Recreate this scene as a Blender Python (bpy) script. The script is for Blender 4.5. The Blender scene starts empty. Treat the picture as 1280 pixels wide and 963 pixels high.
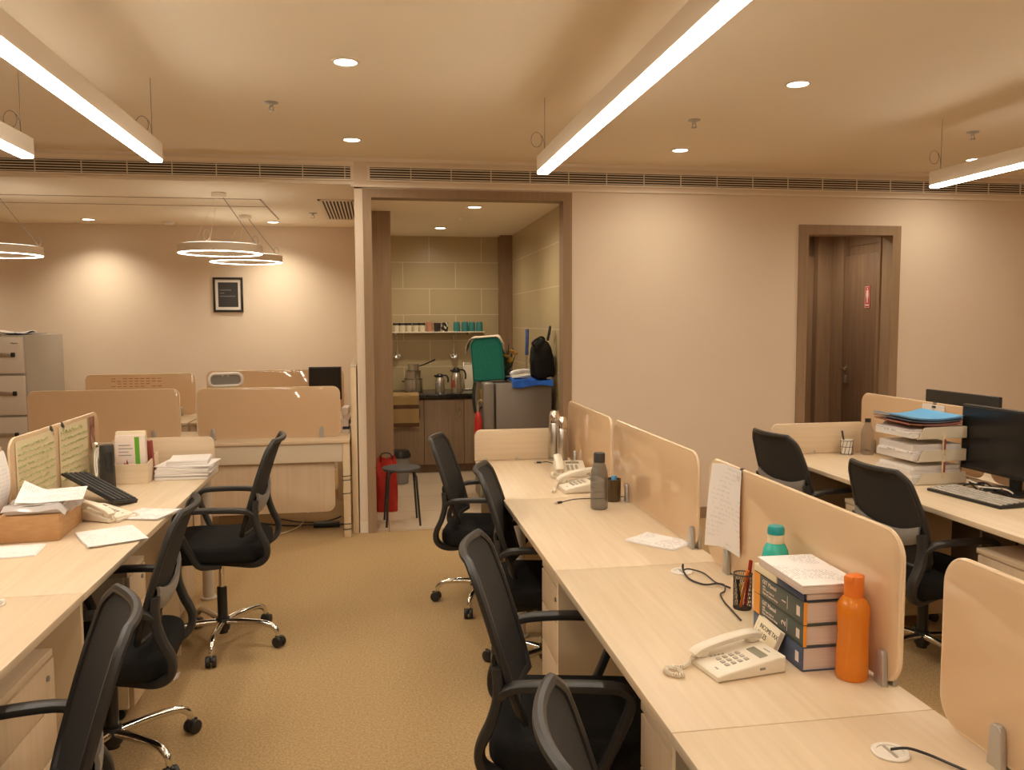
import bpy, bmesh, math, random
from mathutils import Matrix, Vector, Euler
random.seed(7)
sc = bpy.context.scene
COL = sc.collection

# ------------------------------------------------------------------ camera, light level
H = 1.6
yaw, pit, rol = math.radians(9.39837834), math.radians(4.43226171), math.radians(0.25529394)
fw = Vector((math.sin(yaw)*math.cos(pit), math.cos(yaw)*math.cos(pit), -math.sin(pit)))
rt = Vector((math.cos(yaw), -math.sin(yaw), 0))
dn = fw.cross(rt)
rt2 = math.cos(rol)*rt + math.sin(rol)*dn
dn2 = -math.sin(rol)*rt + math.cos(rol)*dn
cam = bpy.data.cameras.new('camera')
cam.sensor_width = 36
cam.lens = 36*1028.73/1280
cam.clip_start = 0.02
co = bpy.data.objects.new('camera', cam)
COL.objects.link(co)
m3 = Matrix((rt2, -dn2, -fw)).transposed()
co.matrix_world = Matrix.Translation((0, 0, H)) @ m3.to_4x4()
sc.camera = co
sc.view_settings.view_transform = 'Standard'
sc.view_settings.look = 'None'
sc.view_settings.gamma = 1
sc.view_settings.use_curve_mapping = False
sc.view_settings.exposure = 0.68
LIGHT = (1.0, 0.87, 0.68)       # warm white lamps of the office
STRIP = 20.0                     # strength of the linear lamps
RING = 9.0
SPOT = 23.0
w = bpy.data.worlds.new('world')
sc.world = w
w.use_nodes = True
w.node_tree.nodes['Background'].inputs[0].default_value = (1, .8, .6, 1)
w.node_tree.nodes['Background'].inputs[1].default_value = 0.05
try:
    sc.cycles.max_bounces = 16
    sc.cycles.diffuse_bounces = 14
    sc.cycles.glossy_bounces = 4
    sc.cycles.transparent_max_bounces = 12
    sc.cycles.sample_clamp_indirect = 12
    sc.cycles.use_denoising = True
except Exception:
    pass

# ------------------------------------------------------------------ materials
def mat(name, col, rough=.5, metal=0, spec=.5, **k):
    m = bpy.data.materials.new(name)
    m.use_nodes = True
    b = m.node_tree.nodes['Principled BSDF']
    b.inputs['Base Color'].default_value = (*col, 1)
    b.inputs['Roughness'].default_value = rough
    b.inputs['Metallic'].default_value = metal
    b.inputs['Specular IOR Level'].default_value = spec
    for a, v in k.items():
        b.inputs[a].default_value = v
    return m

def nodes(m):
    return m.node_tree.nodes, m.node_tree.links, m.node_tree.nodes['Principled BSDF']

def noise_mat(name, c1, c2, scale=(1, 1, 1), nscale=8, detail=4, rough=.6, bump=0, spec=.4, bdist=.002, lo=.35, hi=.65):
    m = mat(name, c1, rough, 0, spec)
    N, L, b = nodes(m)
    tc = N.new('ShaderNodeTexCoord')
    mp = N.new('ShaderNodeMapping')
    mp.inputs['Scale'].default_value = scale
    n = N.new('ShaderNodeTexNoise')
    n.inputs['Scale'].default_value = nscale
    n.inputs['Detail'].default_value = detail
    r = N.new('ShaderNodeValToRGB')
    r.color_ramp.elements[0].position = lo
    r.color_ramp.elements[1].position = hi
    r.color_ramp.elements[0].color = (*c1, 1)
    r.color_ramp.elements[1].color = (*c2, 1)
    L.new(tc.outputs['Object'], mp.inputs[0])
    L.new(mp.outputs[0], n.inputs[0])
    L.new(n.outputs[0], r.inputs[0])
    L.new(r.outputs[0], b.inputs['Base Color'])
    if bump:
        bp = N.new('ShaderNodeBump')
        bp.inputs['Strength'].default_value = bump
        bp.inputs['Distance'].default_value = bdist
        L.new(n.outputs[0], bp.inputs['Height'])
        L.new(bp.outputs[0], b.inputs['Normal'])
    return m

def tile_mat(name, c1, c2, cm, wd, ht, axes, mortar=.004, rough=.35, off=.5, origin=(0, 0)):
    m = mat(name, c1, rough)
    N, L, b = nodes(m)
    tc = N.new('ShaderNodeTexCoord')
    sp = N.new('ShaderNodeSeparateXYZ')
    cb = N.new('ShaderNodeCombineXYZ')
    L.new(tc.outputs['Object'], sp.inputs[0])
    for i, a in enumerate(axes):
        ad = N.new('ShaderNodeMath')
        ad.operation = 'ADD'
        ad.inputs[1].default_value = 50*(wd, ht)[i]*2 - origin[i]
        L.new(sp.outputs['XYZ'.index(a)], ad.inputs[0])
        L.new(ad.outputs[0], cb.inputs[i])
    br = N.new('ShaderNodeTexBrick')
    br.offset = off
    br.inputs['Scale'].default_value = 1
    br.inputs['Brick Width'].default_value = wd
    br.inputs['Row Height'].default_value = ht
    br.inputs['Mortar Size'].default_value = mortar
    br.inputs['Color1'].default_value = (*c1, 1)
    br.inputs['Color2'].default_value = (*c2, 1)
    br.inputs['Mortar'].default_value = (*cm, 1)
    L.new(cb.outputs[0], br.inputs[0])
    L.new(br.outputs[0], b.inputs['Base Color'])
    return m

def emit(name, col, s):
    m = bpy.data.materials.new(name)
    m.use_nodes = True
    N, L = m.node_tree.nodes, m.node_tree.links
    N.remove(N['Principled BSDF'])
    e = N.new('ShaderNodeEmission')
    e.inputs[0].default_value = (*col, 1)
    e.inputs[1].default_value = s
    L.new(e.outputs[0], N['Material Output'].inputs[0])
    return m

def print_mat(name, base, ink, pitch=.008, axis='X', amount=.38):
    """paper carrying rows of unreadable print"""
    m = mat(name, base, .7, 0, .2)
    N, L, b = nodes(m)
    tc = N.new('ShaderNodeTexCoord')
    sp = N.new('ShaderNodeSeparateXYZ')
    L.new(tc.outputs['Object'], sp.inputs[0])
    mu = N.new('ShaderNodeMath'); mu.operation = 'MULTIPLY'; mu.inputs[1].default_value = 1/pitch
    L.new(sp.outputs['XYZ'.index(axis)], mu.inputs[0])
    fr = N.new('ShaderNodeMath'); fr.operation = 'FRACT'
    L.new(mu.outputs[0], fr.inputs[0])
    gt = N.new('ShaderNodeMath'); gt.operation = 'LESS_THAN'; gt.inputs[1].default_value = .42
    L.new(fr.outputs[0], gt.inputs[0])
    n = N.new('ShaderNodeTexNoise'); n.inputs['Scale'].default_value = 90; n.inputs['Detail'].default_value = 2
    L.new(tc.outputs['Object'], n.inputs[0])
    n2 = N.new('ShaderNodeTexNoise'); n2.inputs['Scale'].default_value = 11; n2.inputs['Detail'].default_value = 0
    L.new(tc.outputs['Object'], n2.inputs[0])
    g2 = N.new('ShaderNodeMath'); g2.operation = 'GREATER_THAN'; g2.inputs[1].default_value = .47
    L.new(n.outputs[0], g2.inputs[0])
    g3 = N.new('ShaderNodeMath'); g3.operation = 'GREATER_THAN'; g3.inputs[1].default_value = .48
    L.new(n2.outputs[0], g3.inputs[0])
    a = N.new('ShaderNodeMath'); a.operation = 'MULTIPLY'
    L.new(gt.outputs[0], a.inputs[0]); L.new(g2.outputs[0], a.inputs[1])
    a2 = N.new('ShaderNodeMath'); a2.operation = 'MULTIPLY'
    L.new(a.outputs[0], a2.inputs[0]); L.new(g3.outputs[0], a2.inputs[1])
    a3 = N.new('ShaderNodeMath'); a3.operation = 'MULTIPLY'; a3.inputs[1].default_value = amount
    L.new(a2.outputs[0], a3.inputs[0])
    mx = N.new('ShaderNodeMix'); mx.data_type = 'RGBA'
    mx.inputs[6].default_value = (*base, 1); mx.inputs[7].default_value = (*ink, 1)
    L.new(a3.outputs[0], mx.inputs[0])
    L.new(mx.outputs[2], b.inputs['Base Color'])
    return m

def glassy(name, col, alpha, rough=.1):
    """tinted see-through plastic or thin glass"""
    m = mat(name, col, rough, 0, .5)
    m.node_tree.nodes['Principled BSDF'].inputs['Alpha'].default_value = alpha
    return m

M = {}
M['wall'] = noise_mat('wall_paint', (.74, .63, .50), (.77, .66, .53), nscale=1.2, rough=.75, spec=.25)
M['ceiling'] = noise_mat('ceiling_paint', (.88, .795, .645), (.90, .815, .665), nscale=1.0, rough=.85, spec=.15)
M['carpet'] = noise_mat('carpet', (.36, .24, .118), (.51, .36, .185), nscale=110, detail=6, rough=.95, bump=.6, spec=.1)
M['ktile'] = tile_mat('kitchen_floor_tile', (.55, .43, .30), (.58, .46, .33), (.2, .14, .08), .6, .6, 'XY', .004, .3, 0, (.08, 6.27))
M['wtile'] = tile_mat('kitchen_wall_tile', (.47, .375, .21), (.50, .40, .23), (.66, .55, .38), .58, .288, 'XZ', .005, .3, .5, (.02, 2.54))
M['wtile_side'] = tile_mat('kitchen_side_tile', (.47, .375, .21), (.50, .40, .23), (.66, .55, .38), 1.2, .36, 'YZ', .005, .3, .5, (.02, 2.25))
M['brown'] = noise_mat('brown_veneer', (.24, .15, .087), (.28, .18, .105), (14, 14, .8), 3, 3, .5, spec=.3)
M['brown_dark'] = noise_mat('dark_veneer', (.17, .10, .06), (.21, .128, .077), (14, 14, .8), 3, 3, .5, spec=.3)
M['frame_brown'] = noise_mat('door_frame_veneer', (.30, .205, .125), (.34, .235, .145), (14, 14, .8), 3, 3, .5, spec=.3)
M['cabinet'] = noise_mat('kitchen_cabinet_veneer', (.27, .185, .12), (.31, .215, .14), (14, 14, .8), 3, 3, .5, spec=.3)
M['oak'] = noise_mat('pale_oak_laminate', (.64, .505, .34), (.70, .565, .395), (16, .8, 16), 2.5, 4, .42, spec=.4)
M['oak_x'] = noise_mat('pale_oak_laminate_cross', (.64, .505, .34), (.70, .565, .395), (.8, 16, 16), 2.5, 4, .42, spec=.4)
M['oak_z'] = noise_mat('pale_oak_laminate_upright', (.61, .47, .315), (.655, .515, .355), (16, 16, .8), 2.5, 4, .45, spec=.4)
M['cream'] = mat('cream_panel', (.72, .58, .38), .5)
M['cream_metal'] = mat('cream_steel', (.70, .62, .48), .4)
M['greypanel'] = mat('grey_panel', (.20, .17, .14), .6)
M['steel_post'] = mat('satin_post', (.62, .56, .47), .35, .3)
M['black'] = mat('black_plastic', (.018, .017, .016), .42)
M['black_soft'] = noise_mat('black_fabric', (.010, .0095, .009), (.02, .019, .018), nscale=320, rough=.9, bump=.3, spec=.15)
M['black_mesh'] = noise_mat('black_mesh', (.020, .0185, .017), (.048, .045, .042), nscale=420, rough=.8, bump=.4, spec=.25)
M['frame_black'] = mat('chair_frame_plastic', (.026, .0245, .023), .45)
M['lumbar'] = mat('grey_plastic', (.25, .24, .22), .45)
M['chrome'] = mat('chrome', (.80, .78, .74), .12, 1)
M['steel'] = noise_mat('brushed_steel', (.55, .52, .47), (.66, .63, .58), (40, 40, 1), 4, 3, .28); M['steel'].node_tree.nodes['Principled BSDF'].inputs['Metallic'].default_value = 1
M['alu'] = mat('satin_aluminium', (.50, .49, .46), .35, .7)
M['white'] = mat('white_plastic', (.80, .76, .68), .4)
M['ivory'] = mat('ivory_plastic', (.76, .69, .56), .38)
M['ivory_dark'] = mat('ivory_keys', (.42, .38, .31), .4)
M['lcd'] = mat('grey_display', (.25, .24, .17), .2)
M['vent_dark'] = mat('vent_shadow', (.05, .035, .025), .8)
M['white_paint'] = mat('white_enamel', (.80, .72, .60), .5)
M['paper'] = mat('white_paper', (.83, .80, .77), .75, 0, .2)
M['paper_grey'] = noise_mat('paper_edges', (.62, .58, .55), (.80, .76, .72), (2, 2, 320), 3, 2, .8, spec=.15)
M['print'] = print_mat('printed_paper', (.83, .80, .77), (.35, .34, .36), amount=.6)
M['print_y'] = print_mat('printed_paper_rows', (.83, .80, .77), (.35, .34, .36), axis='Y')
M['print_z'] = print_mat('printed_notice', (.80, .76, .73), (.45, .43, .45), axis='Z', pitch=.016, amount=.30)
M['kraft'] = noise_mat('brown_cardboard', (.47, .27, .125), (.53, .315, .155), (3, 3, 12), 6, 4, .75, spec=.2)
M['wrap'] = glassy('clear_wrap', (.62, .58, .56), .55, .12)
M['teal'] = mat('teal_bottle_plastic', (.04, .50, .40), .25, 0, .5, **{'Subsurface Weight': .1})
M['teal_cap'] = mat('teal_cap_plastic', (.015, .32, .33), .35)
M['teal_bag'] = noise_mat('teal_fabric', (.020, .20, .155), (.03, .245, .195), nscale=60, rough=.85, spec=.2)
M['orange'] = mat('orange_bottle_plastic', (.85, .27, .015), .22, 0, .5); M['orange'].node_tree.nodes['Principled BSDF'].inputs['Alpha'].default_value = .72
M['orange_cap'] = mat('orange_cap_plastic', (.80, .20, .02), .4)
M['grey_bottle'] = glassy('smoky_plastic', (.17, .155, .135), .62, .15)
M['smoke_dark'] = glassy('dark_smoky_plastic', (.035, .033, .032), .88, .2)
M['dark_cap'] = mat('charcoal_cap', (.04, .038, .038), .5)
M['amber'] = glassy('amber_glass', (.10, .062, .02), .82, .08)
M['clear'] = glassy('clear_bottle_plastic', (.30, .24, .17), .40, .1)
M['red'] = noise_mat('red_bag_cloth', (.36, .022, .014), (.45, .03, .018), nscale=9, rough=.6, spec=.3)
M['redgloss'] = mat('red_enamel', (.45, .02, .015), .3)
M['signred'] = mat('sign_red', (.48, .02, .02), .4)
M['signwhite'] = mat('sign_white', (.80, .68, .60), .5)
M['granite'] = noise_mat('black_granite', (.008, .007, .006), (.025, .021, .018), nscale=130, rough=.2, spec=.5)
M['fridge'] = mat('grey_enamel_steel', (.22, .19, .16), .4, .25)
M['cab_grey'] = mat('grey_cabinet_enamel', (.36, .32, .265), .5)
M['cab_front'] = mat('cabinet_drawer_enamel', (.62, .54, .44), .45)
M['blue'] = noise_mat('blue_cloth', (.012, .065, .30), (.02, .10, .42), nscale=14, rough=.85, spec=.2)
M['blue_folder'] = mat('blue_card', (.085, .36, .68), .55)
M['navy'] = mat('navy_card', (.02, .035, .09), .5)
M['bookgreen'] = mat('slate_green_cover', (.085, .10, .085), .45)
M['bookblue'] = mat('slate_blue_cover', (.075, .10, .17), .45)
M['bookorange'] = mat('orange_cover', (.80, .32, .03), .5)
M['pages'] = noise_mat('book_pages', (.62, .52, .46), (.70, .60, .53), (2, 2, 260), 3, 2, .8, spec=.15)
M['cream_cover'] = mat('cream_cover', (.80, .70, .50), .6)
M['ink'] = mat('black_ink', (.03, .028, .028), .6)
M['greenink'] = mat('green_ink', (.40, .43, .19), .7)
M['greenpaper'] = mat('pale_green_paper', (.70, .60, .385), .7)
M['green'] = mat('green_cover', (.14, .40, .03), .5)
M['maroon'] = mat('maroon_cover', (.30, .06, .05), .5)
M['photostrip'] = noise_mat('picture_strip', (.16, .05, .035), (.45, .25, .20), nscale=22, rough=.5)
M['red_brown'] = mat('rust_cover', (.38, .09, .05), .6)
M['cloth'] = noise_mat('pale_cloth', (.48, .40, .30), (.58, .50, .39), nscale=50, rough=.9, spec=.1)
M['towel'] = tile_mat('striped_towel', (.36, .24, .10), (.36, .24, .10), (.10, .045, .02), 50, .19, 'XZ', .022, .9, 0, (3.3, -.125))
M['white_cup'] = mat('white_ceramic', (.72, .66, .50), .25)
M['pink_cup'] = mat('pink_ceramic', (.52, .24, .16), .3)
M['dark_cup'] = mat('dark_ceramic', (.04, .03, .03), .25)
M['teal_cup'] = mat('teal_ceramic', (.035, .20, .19), .25)
M['pattern_cup'] = noise_mat('patterned_ceramic', (.03, .025, .025), (.66, .60, .52), nscale=30, detail=0, rough=.25, lo=.49, hi=.51)
M['yellow'] = mat('yellow_label', (.75, .50, .02), .5)
M['flower'] = mat('yellow_petals', (.55, .30, .05), .7)
M['leaf'] = mat('dark_leaf', (.03, .05, .015), .6)
M['greendark'] = mat('dark_green_cloth', (.012, .03, .015), .85)
M['bluehandle'] = mat('blue_handle', (.04, .08, .25), .5)
M['keygrey'] = mat('grey_keys', (.50, .46, .40), .5)
M['stool'] = mat('dark_grey_seat', (.06, .055, .055), .5)
M['copper_plug'] = mat('pale_plug', (.62, .50, .40), .4)
M['strip'] = emit('lamp_diffuser_linear', (1.0, .90, .76), STRIP)
M['ring'] = emit('lamp_diffuser_ring', (1.0, .90, .74), RING)
M['ring_fill'] = emit('added_ring_top_glow', (1.0, .90, .74), RING*.55)  # upward glow added to the rings to lift the bay ceiling
M['disc'] = emit('lamp_diffuser_disc', (1.0, .91, .76), 9.0)

def screen_mat():
    m = bpy.data.materials.new('frosted_glass_panel')
    m.use_nodes = True
    N, L, b = nodes(m)
    b.inputs['Base Color'].default_value = (.80, .605, .385, 1)
    b.inputs['Roughness'].default_value = .035
    b.inputs['IOR'].default_value = 1.75
    tr = N.new('ShaderNodeBsdfTranslucent')
    tr.inputs[0].default_value = (.82, .62, .40, 1)
    mx = N.new('ShaderNodeMixShader')
    mx.inputs[0].default_value = .28
    L.new(b.outputs[0], mx.inputs[1])
    L.new(tr.outputs[0], mx.inputs[2])
    L.new(mx.outputs[0], N['Material Output'].inputs[0])
    return m
M['screen'] = screen_mat()
M['screen_edge'] = mat('polished_glass_edge', (.76, .585, .385), .2)

# ------------------------------------------------------------------ mesh builder
class MB:
    def __init__(self):
        self.bm = bmesh.new()
        self.X = None
    def _add(self, t, mi=0, xf=None):
        if mi:
            for f in t.faces:
                f.material_index = mi
        if xf is not None:
            t.transform(xf)
        if self.X is not None:
            t.transform(self.X)
        me = bpy.data.meshes.new('tmp')
        t.to_mesh(me)
        t.free()
        self.bm.from_mesh(me)
        bpy.data.meshes.remove(me)
        return self
    def box(self, x0, x1, y0, y1, z0, z1, bev=0, seg=2, mi=0, xf=None):
        t = bmesh.new()
        bmesh.ops.create_cube(t, size=1)
        sx, sy, sz = abs(x1-x0), abs(y1-y0), abs(z1-z0)
        bmesh.ops.scale(t, vec=(sx, sy, sz), verts=t.verts)
        if bev:
            bmesh.ops.bevel(t, geom=list(t.edges), offset=min(bev, .49*min(sx, sy, sz)), segments=seg, profile=.5, affect='EDGES')
        bmesh.ops.translate(t, vec=((x0+x1)/2, (y0+y1)/2, (z0+z1)/2), verts=t.verts)
        return self._add(t, mi, xf)
    def cyl(self, c, r, z0, z1, n=20, r2=None, mi=0, xf=None, bev=0):
        t = bmesh.new()
        bmesh.ops.create_cone(t, cap_ends=True, segments=n, radius1=r, radius2=r if r2 is None else r2, depth=z1-z0)
        if bev:
            ed = [e for e in t.edges if abs(e.verts[0].co.z-e.verts[1].co.z) < 1e-6]
            bmesh.ops.bevel(t, geom=ed, offset=bev, segments=2, profile=.5, affect='EDGES')
        bmesh.ops.translate(t, vec=(c[0], c[1], (z0+z1)/2), verts=t.verts)
        return self._add(t, mi, xf)
    def lathe(self, prof, c=(0, 0, 0), n=24, mi=0, xf=None, close=True):
        t = bmesh.new()
        rings = []
        for r, z in prof:
            if r < 1e-5:
                rings.append([t.verts.new((c[0], c[1], c[2]+z))])
            else:
                rings.append([t.verts.new((c[0]+r*math.cos(2*math.pi*i/n), c[1]+r*math.sin(2*math.pi*i/n), c[2]+z)) for i in range(n)])
        for a, b in zip(rings, rings[1:]):
            for i in range(n):
                j = (i+1) % n
                if len(a) == 1 and len(b) == 1: continue
                if len(a) == 1: t.faces.new((a[0], b[j], b[i]))
                elif len(b) == 1: t.faces.new((a[i], a[j], b[0]))
                else: t.faces.new((a[i], a[j], b[j], b[i]))
        if close:
            if len(rings[0]) > 1: t.faces.new(list(reversed(rings[0])))
            if len(rings[-1]) > 1: t.faces.new(rings[-1])
        bmesh.ops.recalc_face_normals(t, faces=t.faces)
        return self._add(t, mi, xf)
    def tube(self, pts, r=.01, n=8, flat=None, up=(0, 0, 1), closed=False, mi=0, xf=None, sub=0):
        """sweep; flat=(half width across, half thickness)"""
        P = [Vector(p) for p in pts]
        R = r if isinstance(r, (list, tuple)) else [r]*len(P)
        if sub:
            Q, RR = [], []
            cnt = len(P) if closed else len(P)-1
            for i in range(cnt):
                p0 = P[(i-1) % len(P)] if (closed or i > 0) else P[i]
                p1, p2 = P[i], P[(i+1) % len(P)]
                p3 = P[(i+2) % len(P)] if (closed or i+2 < len(P)) else p2
                for k in range(sub):
                    s = k/sub
                    Q.append(.5*((2*p1)+(p2-p0)*s+(2*p0-5*p1+4*p2-p3)*s*s+(3*p1-p0-3*p2+p3)*s**3))
                    RR.append(R[i]*(1-s)+R[(i+1) % len(P)]*s)
            if not closed:
                Q.append(P[-1]); RR.append(R[-1])
            P, R = Q, RR
        t = bmesh.new()
        rings = []
        K = len(P)
        upv = Vector(up)
        prev = None
        for i, p in enumerate(P):
            a = P[i-1] if (i > 0 or closed) else p
            b = P[(i+1) % K] if (i < K-1 or closed) else p
            d = (b-a).normalized()
            s = d.cross(upv) if prev is None else prev - d*prev.dot(d)
            if flat is not None:
                s = d.cross(upv)
            if s.length < 1e-4:
                s = d.cross(Vector((1, 0, 0)))
                if s.length < 1e-4: s = d.cross(Vector((0, 1, 0)))
            s.normalize()
            prev = s
            u = s.cross(d)
            ring = []
            for k in range(n):
                an = 2*math.pi*(k+.5)/n
                ca, sa = math.cos(an), math.sin(an)
                if flat:
                    q = .45
                    ca = math.copysign(abs(ca)**q, ca); sa = math.copysign(abs(sa)**q, sa)
                    v = s*(ca*flat[0]*R[i])+u*(sa*flat[1]*R[i])
                else:
                    v = (s*ca+u*sa)*R[i]
                ring.append(t.verts.new(p+v))
            rings.append(ring)
        rr = rings+[rings[0]] if closed else rings
        for a, b in zip(rr, rr[1:]):
            for k in range(n):
                j = (k+1) % n
                t.faces.new((a[k], a[j], b[j], b[k]))
        if not closed:
            t.faces.new(rings[0]); t.faces.new(list(reversed(rings[-1])))
        bmesh.ops.recalc_face_normals(t, faces=t.faces)
        return self._add(t, mi, xf)
    def prism(self, poly, d0, d1, plane='XY', bev=0, mi=0, xf=None, seg=2):
        """extrude a 2d outline; plane names the outline's axes"""
        t = bmesh.new()
        def P(a, b, d):
            return {'XY': (a, b, d), 'XZ': (a, d, b), 'YZ': (d, a, b)}[plane]
        A = [t.verts.new(P(a, b, d0)) for a, b in poly]
        B = [t.verts.new(P(a, b, d1)) for a, b in poly]
        t.faces.new(A); t.faces.new(list(reversed(B)))
        for i in range(len(poly)):
            j = (i+1) % len(poly)
            t.faces.new((A[i], B[i], B[j], A[j]))
        bmesh.ops.recalc_face_normals(t, faces=t.faces)
        if bev:
            ca, cb = set(A), set(B)
            ed = [e for e in t.edges if (e.verts[0] in ca and e.verts[1] in ca) or (e.verts[0] in cb and e.verts[1] in cb)]
            bmesh.ops.bevel(t, geom=ed, offset=bev, segments=seg, profile=.5, affect='EDGES')
        return self._add(t, mi, xf)
    def surf(self, f, nu, nv, th=0, mi=0, xf=None):
        """grid surface f(u,v) with thickness along its normal"""
        t = bmesh.new()
        g = [[t.verts.new(f(i/nu, j/nv)) for j in range(nv+1)] for i in range(nu+1)]
        for i in range(nu):
            for j in range(nv):
                t.faces.new((g[i][j], g[i+1][j], g[i+1][j+1], g[i][j+1]))
        if th:
            t.normal_update()
            N = {v: v.normal.copy() for v in t.verts}
            g2 = [[t.verts.new(g[i][j].co-N[g[i][j]]*th) for j in range(nv+1)] for i in range(nu+1)]
            for i in range(nu):
                for j in range(nv):
                    t.faces.new((g2[i][j+1], g2[i+1][j+1], g2[i+1][j], g2[i][j]))
            for i in range(nu):
                t.faces.new((g[i+1][0], g[i][0], g2[i][0], g2[i+1][0]))
                t.faces.new((g[i][nv], g[i+1][nv], g2[i+1][nv], g2[i][nv]))
            for j in range(nv):
                t.faces.new((g[0][j], g[0][j+1], g2[0][j+1], g2[0][j]))
                t.faces.new((g[nu][j+1], g[nu][j], g2[nu][j], g2[nu][j+1]))
        bmesh.ops.recalc_face_normals(t, faces=t.faces)
        return self._add(t, mi, xf)
    def mesh(self, me, mi=0, xf=None):
        t = bmesh.new()
        t.from_mesh(me)
        return self._add(t, mi, xf)
    def done(self, name, m, parent=None, smooth=True, angle=38, loc=None):
        bm = self.bm
        bm.normal_update()
        ca = math.radians(angle)
        if smooth:
            for f in bm.faces: f.smooth = True
            for e in bm.edges:
                if len(e.link_faces) == 2:
                    e.smooth = e.calc_face_angle(0) < ca
        me = bpy.data.meshes.new(name)
        bm.to_mesh(me)
        bm.free()
        for k in (m if isinstance(m, (list, tuple)) else [m]):
            me.materials.append(M[k] if isinstance(k, str) else k)
        o = bpy.data.objects.new(name, me)
        COL.objects.link(o)
        if parent is not None: o.parent = parent
        if loc is not None: o.location = loc
        return o

def rrect(x0, x1, y0, y1, r, n=6, corners=(1, 1, 1, 1)):
    """rounded rectangle outline; corners: bl, br, tr, tl"""
    out = []
    for (cx, cy, a0, on, px, py) in ((x0+r, y0+r, 180, corners[0], x0, y0), (x1-r, y0+r, 270, corners[1], x1, y0),
                                     (x1-r, y1-r, 0, corners[2], x1, y1), (x0+r, y1-r, 90, corners[3], x0, y1)):
        if on:
            for k in range(n+1):
                a = math.radians(a0+90*k/n)
                out.append((cx+r*math.cos(a), cy+r*math.sin(a)))
        else:
            out.append((px, py))
    return out

def tag(o, label, cat, group=None, kind=None):
    o['label'] = label
    o['category'] = cat
    if group: o['group'] = group
    if kind: o['kind'] = kind
    return o

def thing(name, label, cat, loc=(0, 0, 0), rz=0, group=None, rot=None):
    o = bpy.data.objects.new(name, None)
    o.empty_display_size = .05
    COL.objects.link(o)
    o.location = loc
    o.rotation_euler = rot if rot else (0, 0, math.radians(rz))
    return tag(o, label, cat, group)

def struct(mb, name, m, smooth=False, parent=None):
    o = mb.done(name, m, parent, smooth)
    if parent is None: o['kind'] = 'structure'
    return o

def dup(root, loc, rz=0, label=None, group=None, dz=0, skip_dz=()):
    r = root.copy()
    COL.objects.link(r)
    r.location = loc
    r.rotation_euler = (0, 0, math.radians(rz))
    if label: r['label'] = label
    if group: r['group'] = group
    for ch in list(root.children):
        c = ch.copy()
        COL.objects.link(c)
        c.parent = r
        for g in ch.children:
            d = g.copy()
            COL.objects.link(d)
            d.parent = c
    return r

def letters(body, size, origin, xdir, up, align='LEFT', ext=.0004, shear=0):
    """raised lettering as a mesh laid in the plane of xdir, up"""
    cu = bpy.data.curves.new('lettering', 'FONT')
    cu.body = body
    cu.size = size
    cu.extrude = ext
    cu.align_x = align
    cu.resolution_u = 3
    cu.shear = shear
    o = bpy.data.objects.new('lettering_tmp', cu)
    COL.objects.link(o)
    dg = bpy.context.evaluated_depsgraph_get()
    me = bpy.data.meshes.new_from_object(o.evaluated_get(dg))
    bpy.data.objects.remove(o)
    bpy.data.curves.remove(cu)
    X = Vector(xdir).normalized()
    U = Vector(up).normalized()
    Z = X.cross(U)
    mx = Matrix((X, U, Z)).transposed().to_4x4()
    mx.translation = Vector(origin)
    me.transform(mx)
    return me

# ------------------------------------------------------------------ setting
WY = 6.25                                             # plane of the main back wall
b = MB(); b.box(-6, 7, -4, 9.3, -.1, 0); struct(b, 'floor', 'carpet')
b = MB(); b.box(-.013, 1.5, 6.25, 9.2, .0005, .008); b.box(-.076, 1.5, 6.37, 9.2, .0005, .0078); struct(b, 'floor_kitchen', 'ktile')
b = MB(); b.box(-6, 7, -4, 6.25, 2.8, 2.9); struct(b, 'ceiling', 'ceiling')
b = MB(); b.box(-6, -.137, 6.45, 9.2, 2.605, 2.7); struct(b, 'ceiling_left', 'ceiling')
b = MB(); b.box(-.077, 1.5, 6.37, 9.3, 2.54, 2.6); struct(b, 'ceiling_kitchen', 'ceiling')
b = MB()
b.box(1.506, 3.388, WY, 6.37, 0, 2.9)
b.box(4.287, 7, WY, 6.37, 0, 2.9)
b.box(3.388, 4.287, WY, 6.37, 2.367, 2.9)
b.box(-.137, 1.506, WY, 6.37, 2.58, 2.9)
b.box(-.137, -.077, WY, 9.2, 0.09, 2.605)
struct(b, 'wall_back', 'wall')
b = MB(); b.box(-6, -.137, WY, 6.45, 2.605, 2.9); struct(b, 'wall_bulkhead', 'ceiling')
b = MB(); b.box(-6, -.137, 9.03, 9.15, 0, 2.605); struct(b, 'wall_left_back', 'wall')
b = MB(); b.box(-6.1, -6, -4, 9.2, 0, 2.9); struct(b, 'wall_left', 'wall')
b = MB(); b.box(7, 7.1, -4, 6.37, 0, 2.9); struct(b, 'wall_right', 'wall')
b = MB(); b.box(-6.1, 7.1, -4.1, -4, 0, 2.9); struct(b, 'wall_front', 'wall')
b = MB(); b.box(-.137, 1.6, 9.2, 9.3, 0, 2.54); struct(b, 'wall_kitchen_back', 'wtile')
b = MB(); b.box(1.5, 1.56, 6.37, 9.2, 0, 2.54); struct(b, 'wall_kitchen_right', 'wtile_side')
b = MB(); b.box(1.37, 1.5, 9.0, 9.2, 0.009, 2.54); struct(b, 'wall_kitchen_corner', 'brown')
b = MB(); b.box(-.076, .143, 7.175, 7.3, .0085, 2.539); struct(b, 'wall_kitchen_nib', 'frame_brown')
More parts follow.
